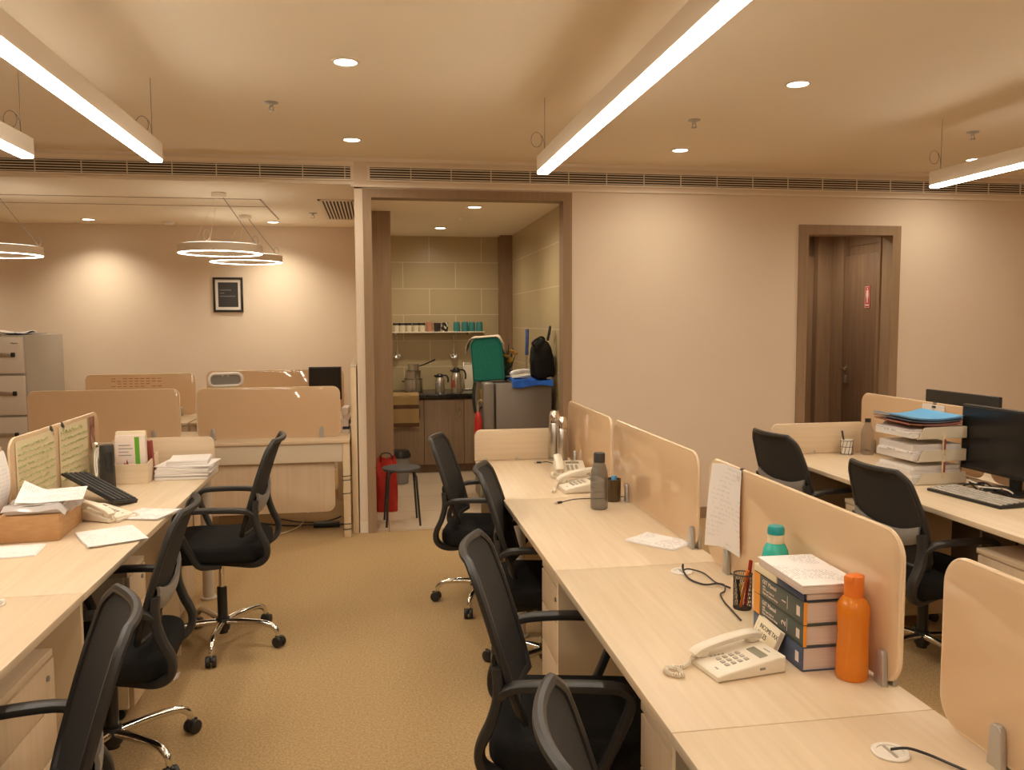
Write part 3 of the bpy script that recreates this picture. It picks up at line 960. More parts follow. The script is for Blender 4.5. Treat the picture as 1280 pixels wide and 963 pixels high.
# ------------------------------------------------------------------ left bay: far desks
FG = 'desks of the far left bay'
def bay_desk(x0, x1, y0, y1, label, zt=.735, legs=True):
    cx, cy = (x0+x1)/2, (y0+y1)/2
    t = thing('office_desk', label, 'desk', (cx, cy, 0), 0, FG)
    hx, hy = (x1-x0)/2, (y1-y0)/2
    b = MB(); b.box(-hx, hx, -hy, hy, zt-.025, zt, .0025); b.done('tabletop', 'oak_x', t)
    b = MB(); b.box(-hx+.055, hx-.055, -hy+.02, -hy+.038, zt-.165, zt-.0255, .002); b.done('fascia', 'cream_metal', t)
    b = MB(); b.prism(rrect(-hx+.07, hx-.115, .19, zt-.166, .06, 6, (1, 1, 0, 0)), -hy+.06, -hy+.078, 'XZ', bev=.002); b.done('modesty_panel', 'oak_z', t)
    for s in (-1, 1):
        b = MB(); b.box(s*(hx-.027)-.026, s*(hx-.027)+.026, -hy+.015, -hy+.065, 0, zt-.0255, .003); b.box(s*(hx-.027)-.026, s*(hx-.027)+.026, hy-.065, hy-.015, 0, zt-.0255, .003); b.box(s*(hx-.027)-.02, s*(hx-.027)+.02, -hy+.06, hy-.06, zt-.09, zt-.0255)
        b.done('leg', 'cream', t)
    return t
bay_desk(-1.315, -.20, 6.13, 6.83, 'pale oak desk of the left bay facing away, next to the white pillar')
bay_desk(-2.46, -1.335, 6.13, 6.83, 'pale oak desk of the left bay behind the left row, under the leftmost glass screen')
bay_desk(-1.60, -.30, 7.45, 8.15, 'second line desk of the left bay below the black monitor')
bay_desk(-2.75, -1.62, 7.45, 8.15, 'second line desk of the left bay in front of the filing cabinet')
SB = 'glass screens of the left bay'
screen('X', 6.30, -1.295, -.275, .747, 1.115, (-1.19, -.41), 'glass screen on the left bay desk nearest the white pillar', SB, r=.05)
screen('X', 6.30, -2.44, -1.42, .747, 1.115, (-1.6, -2.2), 'broad glass screen behind the handwritten notes of the left row', SB, r=.05)
screen('X', 8.05, -1.56, -.31, .747, 1.145, (-1.4, -.5), 'rearmost glass screen behind the white chair headrest and black monitor', SB, r=.05)
screen('X', 8.05, -2.62, -1.67, .747, 1.125, (-2.5, -1.8), 'rear glass screen with faint writing, right of the filing cabinet', SB, r=.05)
for o in list(bpy.data.objects):
    if o.name.startswith('privacy_screen') and o.get('group') == SB:
        for c in o.children:
            if c.name.startswith('clamp'): c.location.z = -.015
# tall end panel standing beside the pillar
t = thing('tall_end_panel', 'tall cream end panel standing between the left bay desk and the white pillar', 'panel', (-.168, 6.45, 0))
b = MB(); b.box(-.022, .022, -.2, 1.6, 0, 1.265, .003); b.done('panel', 'cream', t)
b = MB(); b.box(-.0225, .0225, -.201, 1.6, 1.2655, 1.275, .002); b.done('top_edge', 'cream_metal', t)
# cable ties and cables on the desk leg
t = thing('cable_bundle', 'black cables and adapter lying on the carpet below the left bay desk', 'cables', (-.6, 6.55, 0))
b = MB()
b.tube([(-.35, .1, .02), (-.2, .05, .008), (-.05, .0, .008), (.1, -.05, .02), (.22, -.02, .008), (.33, -.03, .01)], .006, 6, sub=4)
b.tube([(-.2, .25, .01), (0, .1, .008), (.2, .1, .01), (.3, .2, .02)], .005, 6, sub=4)
b.done('cable', 'black', t)
b = MB(); b.box(.10, .30, -.09, -.02, 0.001, .04, .008); b.done('power_adapter', 'black', t)
b = MB(); b.tube([(-.33, -.35, .006), (-.15, -.25, .006), (.0, -.1, .03), (.06, .0, .12)], .004, 6, sub=4); b.done('thin_cable', 'cream', t)
t = thing('cable_tie', 'black cable ties strapped round the cream desk leg by the pillar', 'cable tie', (-.227, 6.17, 0))
for z in (.46, .43, .33, .10, .06):
    b = MB(); b.tube([(-.029, -.029, z), (.029, -.029, z+.004), (.029, .03, z+.004), (-.029, .03, z)], .003, 6, closed=True); b.done('strap', 'black', t)
# black monitor at the back
def monitor(loc, rz, w_, h_, label, z0, stand=True, face='black'):
    """panel faces local -y"""
    t = thing('computer_monitor', label, 'monitor', loc, rz, 'computer monitors')
    b = MB(); b.box(-w_/2, w_/2, -.012, .018, z0, z0+h_, .005); b.box(-w_*.28, w_*.28, .016, .045, z0+h_*.15, z0+h_*.7, .012); b.done('casing', 'black', t)
    b = MB(); b.box(-w_/2+.012, w_/2-.012, -.0135, -.0115, z0+.02, z0+h_-.012); b.done('display', M['dispblack'], t)
    b = MB(); b.box(-.03, .03, .03, .055, .012, z0+h_*.4, .005); b.done('stand_neck', 'black', t)
    b = MB(); b.prism(rrect(-.12, .12, -.06, .085, .04), .0005, .013, 'XY', bev=.003); b.done('stand_foot', 'black', t)
    return t
M['dispblack'] = mat('dark_display', (.012, .011, .010), .25)
monitor((-.455, 7.62, .736), 0, .29, .30, 'small black monitor standing at the back of the left bay near the pillar', .16)
monitor((3.037, 3.52, .751), -88, .62, .335, 'black monitor at the right edge, above the grey keyboard', .075)
monitor((3.50, 4.45, .751), 92, .60, .33, 'black monitor behind the right row glass screen, only its top showing', .075)
# white mesh chair of which the headrest shows
t = thing('headrest_chair', 'white framed office chair behind the left bay screen, only its headrest showing', 'chair', (-1.20, 7.12, 0), 20)
b = MB()
for k in range(5):
    a = math.radians(72*k)
    b.tube([(0, 0, .09), (.28*math.cos(a), .28*math.sin(a), .06)], .016, 8)
    b.cyl((.28*math.cos(a), .28*math.sin(a)), .026, .001, .05, 12)
b.done('star_base', 'white', t)
b = MB(); b.cyl((0, 0), .022, .08, .42, 14); b.done('gas_column', 'chrome', t)
b = MB(); b.prism(rrect(-.24, .24, -.23, .23, .09), .42, .50, 'XY', bev=.03, seg=3); b.done('seat', 'black_soft', t)
b = MB(); b.prism(rrect(-.22, .22, .52, .98, .08), .20, .225, 'XZ', bev=.008); b.done('backrest', 'black_mesh', t)
b = MB(); b.tube([(x, .212, z) for x, z in rrect(-.225, .225, .515, .985, .08)], .016, 8, closed=True, up=(0, 1, 0)); b.tube([(0, .24, .5), (0, .255, .9), (0, .235, 1.10)], .018, 8, sub=4); b.tube([(0, .21, .46), (0, .24, .5)], .02, 8); b.done('back_frame', 'white', t)
b = MB(); b.tube([(x, .205-.10*(x/.14)**2*.3, z) for x, z in rrect(-.135, .135, 1.06, 1.165, .045)], .013, 8, closed=True, up=(0, 1, 0)); b.tube([(-.03, .23, 1.08), (-.02, .20, 1.16)], .01, 8); b.tube([(.03, .23, 1.08), (.02, .20, 1.16)], .01, 8); b.done('headrest_frame', 'white', t)
b = MB(); b.prism(rrect(-.125, .125, 1.065, 1.16, .04), .198, .203, 'XZ'); b.done('headrest_mesh', 'lumbar', t)
# pedestal and telephone seen through the gap between the two screens
t = thing('desk_pedestal', 'small beige drawer unit seen in the gap between the left bay screens', 'drawer unit', (-1.80, 7.22, 0))
b = MB(); b.box(-.19, .10, -.31, .20, .03, .66, .003); b.done('carcass', 'cream', t)
for z0, z1 in ((.05, .34), (.35, .55)):
    b = MB(); b.box(-.185, .095, -.33, -.311, z0, z1, .002); dr = b.done('drawer', 'oak_x', t)
    b = MB(); b.cyl((0, 0), .012, -.01, .01, 12, xf=Matrix.Translation((-.05, -.334, z1-.06)) @ Matrix.Rotation(math.pi/2, 4, 'X')); b.done('lock', 'lumbar', dr)
# stack of papers beside the tall panel
def pile(name, label, cat, loc, rz, layers, group=None):
    """layers: (x0,x1,y0,y1,thickness,material,twist)"""
    t = thing(name, label, cat, loc, rz, group)
    z = 0.0005
    for (x0, x1, y0, y1, th, mt, tw) in layers:
        b = MB(); b.box(x0, x1, y0, y1, z, z+th-.0006, min(.001, th*.2), 1, xf=Matrix.Rotation(math.radians(tw), 4, 'Z')); b.done('sheaf', mt, t)
        z += th
    return t
pile('paper_stack', 'files and crumpled wrapping heaped beside the tall cream panel in the left bay', 'papers', (-.245, 6.62, .735), 0,
     [(-.025, .035, -.12, .14, .03, 'paper_grey', 0), (-.022, .03, -.12, .14, .022, 'navy', 2), (-.024, .034, -.12, .13, .05, 'paper_grey', -3), (-.02, .03, -.1, .12, .04, 'pages', 4), (-.018, .03, -.1, .1, .055, 'print', -4)])
t = thing('desk_telephone', 'pale telephone seen in the gap between the left bay screens', 'telephone', (-1.86, 7.70, .7355), 30)
b = MB(); b.prism([(-.09, 0), (.09, 0), (.09, .05), (-.09, .025)], -.08, .08, 'XZ', bev=.006); b.done('base', 'ivory', t)
b = MB(); b.tube([(-.09, .05, .052), (-.06, .05, .068), (.06, .05, .075), (.09, .05, .06)], .02, 8, sub=3); b.done('handset', 'ivory', t)

# ------------------------------------------------------------------ filing cabinet
t = thing('filing_cabinet', 'tall grey four drawer filing cabinet at the left edge', 'filing cabinet', (-3.15, 8.0, 0))
b = MB(); b.box(-.25, .21, -.40, .45, 0, 1.50, .004); b.done('carcass', 'cab_grey', t)
for k, (z0, z1) in enumerate(((.06, .42), (.44, .80), (.82, 1.155), (1.175, 1.485))):
    b = MB(); b.box(-.235, .196, -.421, -.4, z0, z1, .004); dr = b.done('drawer', 'cab_front', t)
    b = MB(); zc = z1-.15; b.box(-.07, .10, -.436, -.4205, zc-.018, zc+.018, .006); b.done('handle', 'steel', dr)
    b = MB(); b.box(.10, .135, -.437, -.4205, zc-.020, zc+.020, .012); b.done('handle_end', 'black', dr)
    if k == 3:
        b = MB(); b.cyl((0, 0), .012, -.006, .003, 14, xf=Matrix.Translation((.0, -.4245, 1.41)) @ Matrix.Rotation(math.pi/2, 4, 'X')); b.done('lock', 'black', dr)
        b = MB(); b.tube([(.10, -.423, 1.43), (.113, -.423, 1.438), (.12, -.423, 1.428), (.135, -.423, 1.436), (.148, -.423, 1.43), (.155, -.423, 1.434)], .0035, 6, sub=3); b.done('maker_mark', 'lumbar', dr)
t = thing('paper_pile', 'creased papers lying on top of the grey filing cabinet', 'papers', (-3.15, 8.02, 1.508))
b = MB(); b.surf(lambda u, v: Vector((-.22+.30*u, -.33+.5*v, .016+.012*math.sin(5*u+2*v)+.010*math.sin(9*v+u))), 12, 12, .004); b.done('top_sheet', 'paper', t)
b = MB(); b.surf(lambda u, v: Vector((-.22+.38*u, -.36+.55*v, .007+.006*math.sin(4*u+v))), 12, 8, .003); b.done('under_sheet', 'navy', t)

# ------------------------------------------------------------------ kitchen
t = thing('kitchen_counter', 'brown kitchen base cupboards with a black stone counter at the back of the kitchen', 'kitchen unit', (.72, 8.85, 0))
b = MB(); b.box(-.655, .64, -.235, .34, .09, .795, .002); b.done('carcass', 'brown_dark', t)
b = MB(); b.box(-.66, .645, -.285, .345, .80, .845, .004); b.done('worktop', 'granite', t)
b = MB(); b.box(-.655, .64, -.20, -.19, .009, .09); b.done('plinth', 'brown_dark', t)
for x0, x1 in ((-.65, -.235), (-.23, .185), (.19, .63)):
    b = MB(); b.box(x0, x1, -.256, -.236, .10, .785, .002); dr = b.done('door', 'cabinet', t)
    b = MB(); b.tube([(x1-.04, -.257, .60), (x1-.04, -.272, .61), (x1-.04, -.272, .68), (x1-.04, -.257, .69)], .004, 6); b.done('handle', 'steel', dr)
t = thing('wall_shelf', 'narrow pale shelf on the tiled kitchen wall carrying cups', 'shelf', (.62, 9.1, 1.49))
b = MB(); b.box(-.57, .57, -.10, .098, -.012, 0, .002); b.done('shelf_board', 'white_paint', t)
for x in (-.4, .4):
    b = MB(); b.box(x-.008, x+.008, -.08, .098, -.03, -.012); b.done('bracket', 'steel', t)
def cup(x, y, mt, label, h_=.092, r=.041, up=True, handle=None, band=None):
    t = thing('cup', label, 'cup', (x, y, 1.4905), handle if handle is not None else random.uniform(0, 360), 'cups on the kitchen shelf')
    pr = [(0, 0), (r*.78, 0), (r*.92, h_*.15), (r, h_*.55), (r, h_), (r-.004, h_), (r-.005, h_*.5), (r*.7, .008), (0, .008)]
    b = MB()
    if up: b.lathe(pr, n=20)
    else: b.lathe([(q, h_-z) for q, z in pr], n=20)
    b.done('body', mt, t)
    b = MB(); b.tube([(r*.93, 0, h_*.25), (r*1.5, 0, h_*.30), (r*1.62, 0, h_*.55), (r*1.4, 0, h_*.78), (r*.95, 0, h_*.8)], .005, 6, sub=3); b.done('handle', mt, t)
    if band:
        b = MB(); b.lathe([(r+.0006, h_*.72), (r+.0012, h_*.76), (r+.0012, h_*.95), (r+.0006, h_*.98)], n=20, close=False); b.done('band', band, t)
    return t
for x, lb in ((.225, 'white cup with a dark band, leftmost on the kitchen shelf'), (.292, 'white cup with a dark band, second from the left on the kitchen shelf'), (.362, 'white cup with a dark band, middle one of the five white cups'),
          (.437, 'white cup with a dark band, fourth from the left on the kitchen shelf'), (.507, 'white cup with a dark band, next to the pink mug')):
    cup(x, 9.06, 'white_cup', lb, .098, .034, band='dark_cup', handle=90)
cup(.585, 9.06, 'pink_cup', 'salmon pink mug on the kitchen shelf', .105, .036, handle=15)
cup(.672, 9.06, 'dark_cup', 'black mug right of the pink mug on the kitchen shelf', .095, .038, handle=90)
cup(.752, 9.05, 'pattern_cup', 'black and white patterned cup on the kitchen shelf', .10, .040, handle=90)
for x, lb in ((.885, 'teal cup turned upside down, leftmost of the teal ones'), (.975, 'teal cup turned upside down, middle one of the teal ones'), (1.052, 'teal cup turned upside down, third of the teal ones'), (1.135, 'dark teal cup turned upside down at the right end of the shelf')):
    cup(x, 9.05, 'teal_cup', lb, .105, .038, False, handle=90)
# hanging utensils
for x, z, lb in ((.86, 1.44, 'steel ladle hanging below the shelf beside the teal bag'), (.235, 1.44, 'steel strainer hanging below the left end of the shelf')):
    t = thing('hanging_ladle', lb, 'ladle', (x, 9.19, z), 0, 'utensils hanging on the tiles')
    b = MB(); b.tube([(0, -.01, 0), (.004, -.012, -.10), (.0, -.02, -.19)], [.007, .005, .008], 8, sub=3); b.tube([(0, -.002, .0), (0, -.016, 0)], .004, 6); b.done('shaft', 'steel', t)
    b = MB(); b.lathe([(0, -.026), (.022, -.020), (.036, 0), (.033, 0), (.02, -.017), (0, -.022)], n=18, xf=Matrix.Translation((0, -.040, -.215)) @ Matrix.Rotation(math.radians(60), 4, 'X')); b.done('bowl', 'steel', t)
# pots and flasks on the counter
ZC = .8455
t = thing('cooking_pot', 'wide steel cooking pot at the bottom of the pan stack', 'pot', (.40, 8.93, ZC))
b = MB(); b.lathe([(0, 0), (.095, 0), (.10, .006), (.10, .135), (.104, .14), (.097, .14), (.095, .008), (0, .008)], n=32); b.done('pot_body', 'steel', t)
b = MB(); b.tube([(-.098, -.02, .11), (-.125, -.02, .115), (-.125, .02, .115), (-.098, .02, .11)], .005, 6); b.done('handle', 'black', t)
t = thing('saucepan', 'steel saucepan with black handle on top of the pan stack', 'saucepan', (.40, 8.93, ZC+.1405))
b = MB(); b.lathe([(0, 0), (.080, 0), (.080, .085), (.083, .09), (.077, .09), (.075, .006), (0, .006)], n=32); b.done('pan_body', 'steel', t)
b = MB(); b.lathe([(.0, .0905), (.06, .0905), (.062, .15), (.066, .152), (.066, .156), (.0, .158)], n=28); b.done('upper_bowl', 'steel', t)
b = MB(); b.tube([(.055, -.01, .135), (.12, -.02, .155), (.235, -.03, .205)], [.006, .008, .010], 8, sub=3); b.done('handle', 'black', t)
def flask(x, y, r, h_, label, stripe=False):
    t = thing('vacuum_jug', label, 'jug', (x, y, ZC), -15, 'vacuum jugs on the kitchen counter')
    b = MB(); b.lathe([(0, 0), (r, 0), (r, h_*.55), (r*.86, h_*.72), (r*.62, h_*.80), (0, h_*.80)], n=28); b.done('jug_body', 'steel', t)
    b = MB(); b.lathe([(0, h_*.80), (r*.70, h_*.80), (r*.74, h_*.88), (r*.5, h_*.97), (0, h_)], n=24); b.tube([(-r*.5, 0, h_*.83), (-r*1.15, 0, h_*.88)], [.018, .010], 8); b.done('lid', 'black', t)
    b = MB(); b.tube([(r*.55, 0, h_*.9), (r*1.4, 0, h_*.88), (r*1.75, 0, h_*.70), (r*1.7, 0, h_*.52)], .010, 8, sub=4); b.done('handle', 'black', t)
    b = MB(); b.surf(lambda u, v: Vector(((r+.001)*math.cos(math.radians(215+55*u)), (r+.001)*math.sin(math.radians(215+55*u)), h_*(.18+.32*v))), 6, 1, -.0006); b.done('label', 'red_brown' if stripe else 'lumbar', t)
flask(.675, 8.83, .052, .20, 'shorter steel vacuum jug with black lid on the kitchen counter')
flask(.85, 8.80, .058, .265, 'taller steel vacuum jug with black handle and a red label on the counter', True)
t = thing('tray', 'pale rectangular tray leaning on the tiles behind the teal bag', 'tray', (1.04, 9.02, ZC), rot=(math.radians(-8), 0, 0))
b = MB(); b.box(-.09, .11, -.004, .004, .002, .30, .003); b.done('board', 'cream_metal', t)
b = MB()
for x0, x1, z0, z1 in ((-.09, .11, .288, .30), (-.09, .11, .002, .014), (-.09, -.078, .014, .288), (.098, .11, .014, .288)): b.box(x0, x1, -.012, -.004, z0, z1, .002)
b.done('rim', 'steel', t)
# striped towel over the counter front
t = thing('towel', 'brown striped towel hanging over the left end of the kitchen counter', 'towel', (.29, 8.565, .845))
def tw(u, v):
    x = -.135+.28*u
    if v < .2: return Vector((x, .11-.11*(v/.2), .009))
    z = .009-.36*(v-.2)/.8*(1-.05*math.sin(3*u))
    return Vector((x, -.012-.006*math.sin(9*u), z))
b = MB(); b.surf(tw, 20, 16, .006); b.done('cloth', 'towel', t)
# bin, red bag, stool
t = thing('waste_bin', 'dark round lidded waste bin behind the red bag in the kitchen', 'bin', (.215, 8.12, .0085))
b = MB(); b.lathe([(0, 0), (.085, 0), (.105, .26), (0, .26)], n=28); b.done('body', 'lumbar', t)
b = MB(); b.lathe([(0, .2605), (.112, .2605), (.112, .285), (.09, .325), (0, .335)], n=28); b.done('lid', 'black', t)
t = thing('shopping_bag', 'bright red bag standing on the kitchen floor behind the black stool', 'bag', (.075, 6.98, .0085))
def bagf(u, v):
    a = 2*math.pi*u
    tp = 1-.18*max(0, v-.75)/.25
    ca, sa = math.cos(a), math.sin(a)
    r_ = .012*math.sin(5*a+9*v)*v
    return Vector((math.copysign(abs(ca)**.4, ca)*(.088+r_)*tp, math.copysign(abs(sa)**.4, sa)*(.10+r_)*tp, .44*v+.012*math.sin(7*a)*v*v))
b = MB(); b.surf(bagf, 40, 14, .003); b.box(-.08, .08, -.09, .09, 0, .004); b.box(-.06, .06, -.07, .07, .36, .40, .015); b.done('bag_body', 'red', t)
b = MB(); b.tube([(-.05, -.08, .42), (-.04, -.085, .49), (.03, -.085, .49), (.05, -.08, .42)], .005, 6, sub=4); b.done('handle', 'black', t)
t = thing('stool', 'small dark four legged stool just inside the kitchen doorway', 'stool', (.185, 6.49, .0085), 8)
b = MB(); b.lathe([(0, .425), (.145, .425), (.152, .435), (.150, .446), (.12, .449), (0, .446)], n=32); b.done('seat', 'stool', t)
for k in range(4):
    a = math.radians(40+90*k)
    b = MB(); b.tube([(.10*math.cos(a), .10*math.sin(a), .425), (.135*math.cos(a), .135*math.sin(a), .415), (.150*math.cos(a), .150*math.sin(a), .38), (.185*math.cos(a), .185*math.sin(a), 0)], .009, 8); b.done('leg', 'black', t)
# fridge and what stands on it
t = thing('refrigerator', 'grey refrigerator seen from its side in the kitchen doorway', 'refrigerator', (1.17, 7.03, .0085))
b = MB(); b.box(-.19, .285, -.29, .29, .04, 1.075, .012); b.done('body', 'fridge', t)
b = MB(); b.box(-.30, -.198, -.288, .288, .05, 1.085, .022, 3); dr = b.done('door', 'fridge', t)
b = MB(); b.tube([(-.30, -.235, .55), (-.325, -.235, .57), (-.325, -.235, .86), (-.30, -.235, .88)], .010, 8); b.done('handle', 'black', dr)
b = MB(); b.box(-.3015, -.300, -.22, -.10, .905, 1.02); b.done('energy_label', 'yellow', dr)
b = MB(); b.box(-.17, .265, -.27, .27, 0, .04); b.done('foot', 'black', t)
ZF = 1.0835
t = thing('insulated_bag', 'teal box shaped bag standing tilted on the left end of the refrigerator', 'bag', (.955, 6.98, ZF+.018), rot=(math.radians(2), math.radians(-4), math.radians(-12)))
b = MB(); b.prism(rrect(-.125, .135, 0, .365, .07, 6, (0, 0, 1, 1)), -.10, .10, 'XZ', bev=.02, seg=3); b.done('bag_body', 'teal_bag', t)
b = MB(); b.tube([(x, -.10, z) for x, z in rrect(-.124, .134, .002, .364, .07, 6, (0, 0, 1, 1))], .004, 6, closed=True, up=(0, 1, 0)); b.done('piping', 'teal_cap', t)
t = thing('dish_cloth', 'pale cloth draped over the top of the teal bag', 'cloth', (.955, 6.98, ZF+.018), rot=(math.radians(2), math.radians(-4), math.radians(-12)))
def dc(u, v):
    s = -1.0+2.0*u                                        # -1 left hem, +1 right hem
    y = -.135+.25*v
    if s < -.35:
        k = (-s-.35)/.65
        return Vector((-.085-.068*min(1, k*1.6)-.02*k*(1-v), y, .3735-.055*min(1, k*1.3)**2-.085*max(0, k-.3)*(1.3-v)+.004*math.sin(9*v)))
    k = max(0, (s-.35)/.65)
    return Vector((-.085+.17*min(1, (s+.35)/.7)+.066*min(1, k*1.6), y, .3735-.055*min(1, k*1.3)**2-.13*max(0, k-.3)*(.6+.6*v)+.004*math.sin(9*v)*(k > 0)))
b = MB(); b.surf(dc, 24, 16, .005); b.done('cloth', 'cloth', t)
t = thing('hand_cloth', 'dark green cloth hanging down the refrigerator door', 'cloth', (.833, 6.84, 1.08))
b = MB(); b.surf(lambda u, v: Vector((-.012-.014*math.sin(3.1*v)-.008*math.sin(8*u), -.05+.13*u*(1-.2*v), .008-.26*v)), 12, 10, .005); b.done('cloth', 'greendark', t)
t = thing('hanging_canister', 'slim red canister hanging from the refrigerator door by a steel hook', 'canister', (.826, 6.715, .0085))
b = MB(); b.lathe([(0, .60), (.030, .60), (.033, .612), (.033, .77), (.024, .82), (.012, .85), (0, .85)], n=22); b.done('cylinder', 'redgloss', t)
b = MB(); b.cyl((0, 0), .010, .85, .90, 14); b.tube([(0, 0, .90), (.0, 0, .93), (.025, 0, .945), (.038, 0, .935)], .004, 6, sub=3); b.done('hook', 'steel', t)
t = thing('potted_flowers', 'small dark potted plant with yellow flowers behind the teal bag', 'plant', (1.14, 7.14, ZF))
b = MB(); b.lathe([(0, 0), (.04, 0), (.055, .09), (0, .09)], n=20); b.done('pot', 'black', t)
b = MB()
for k in range(16):
    a = random.uniform(0, 6.28); q = random.uniform(.02, .08); h_ = random.uniform(.16, .34)
    b.tube([(0, 0, .08), (q*.5*math.cos(a), q*.5*math.sin(a), h_*.6), (q*math.cos(a), q*math.sin(a), h_)], [.003, .010, .003], 6)
b.done('leaves', 'leaf', t)
for k in range(5):
    a = random.uniform(0, 6.28); q = random.uniform(.0, .06)
    b = MB(); b.lathe([(0, -.018), (.022, -.006), (.028, .010), (0, .004)], c=(q*math.cos(a)+.02, q*math.sin(a)-.05, .17+.022*k), n=10); b.done('flower', 'flower', t)
t = thing('serving_tray', 'cream tray lying on the refrigerator under the blue cloth', 'tray', (1.295, 6.88, ZF))
b = MB(); b.prism(rrect(-.175, .155, -.185, .17, .03), 0.0005, .012, 'XY', bev=.004); b.done('tray_base', 'white', t)
t = thing('blue_cloth', 'blue cloth spread over the front of the refrigerator', 'cloth', (1.28, 6.86, ZF+.0125))
def bc(u, v):
    x = -.17+.34*u
    y = .13-.31*v
    d_ = max(0, v-.955)/.045
    return Vector((x, y-.015*min(1, d_)-.004*math.sin(14*u), .012+.006*math.sin(9*u+5*v)+.005*math.sin(13*v)-d_*(.048+.014*math.sin(7*u))))
b = MB(); b.surf(bc, 26, 40, .004); b.done('cloth', 'blue', t)
t = thing('desk_telephone', 'white telephone lying on the refrigerator behind the blue cloth', 'telephone', (1.225, 6.99, ZF+.033), 20)
b = MB(); b.prism([(-.10, 0), (.10, 0), (.10, .028), (-.10, .012)], -.075, .075, 'XZ', bev=.005); b.done('base', 'white', t)
b = MB(); b.tube([(-.10, -.02, .026), (-.08, -.02, .044), (0, -.02, .058), (.08, -.02, .052), (.10, -.02, .036)], [.014, .019, .014, .019, .014], 10, sub=3); b.done('handset', 'white', t)
t = thing('backpack', 'black backpack leaning against the kitchen wall on the refrigerator', 'backpack', (1.396, 6.83, ZF+.040), rot=(0, math.radians(-4), 0))
def bp(u, v):
    a = 2*math.pi*u
    ca, sa = math.cos(a), math.sin(a)
    pf = [(0, .82), (.08, 1.0), (.45, .98), (.75, .84), (.9, .62), (1, .12)]
    for (va, ra), (vb, rb) in zip(pf, pf[1:]):
        if v <= vb: k = ra+(rb-ra)*(v-va)/(vb-va); break
    return Vector((math.copysign(abs(ca)**.6, ca)*.098*k, math.copysign(abs(sa)**.6, sa)*.120*k, .33*v+.006*math.sin(4*a+6*v)))
b = MB(); b.surf(bp, 36, 18, 0); b.done('pack_body', 'black_soft', t)
b = MB(); b.tube([(-.05, -.05, .27), (-.085, -.08, .29), (-.07, -.09, .32), (.0, -.06, .345), (.03, -.04, .32)], .009, 8, sub=4); b.tube([(.05, -.06, .31), (.075, -.06, .40), (.085, -.03, .42), (.085, .02, .36)], .012, 8, sub=4); b.done('strap', 'black', t)
b = MB(); b.prism(rrect(-.11, .05, .02, .17, .04), -.092, -.082, 'XZ', bev=.004, xf=Matrix.Rotation(math.radians(0), 4, 'Z')); b.done('front_pocket', 'black_soft', t)
t = thing('mop', 'mop leaning in the kitchen corner, blue grip and steel shaft above the refrigerator', 'mop', (1.345, 7.45, .0085), rot=(math.radians(-1.5), math.radians(1.5), 0))
b = MB(); b.cyl((0, 0), .011, .06, 1.28, 12); b.done('shaft', 'steel', t)
b = MB(); b.cyl((0, 0), .016, 1.28, 1.52, 12, bev=.006); b.done('grip', 'bluehandle', t)
b = MB(); b.lathe([(0, 0.005), (.09, 0.005), (.075, .05), (.03, .10), (0, .11)], n=20); b.done('mop_head', 'cloth', t)

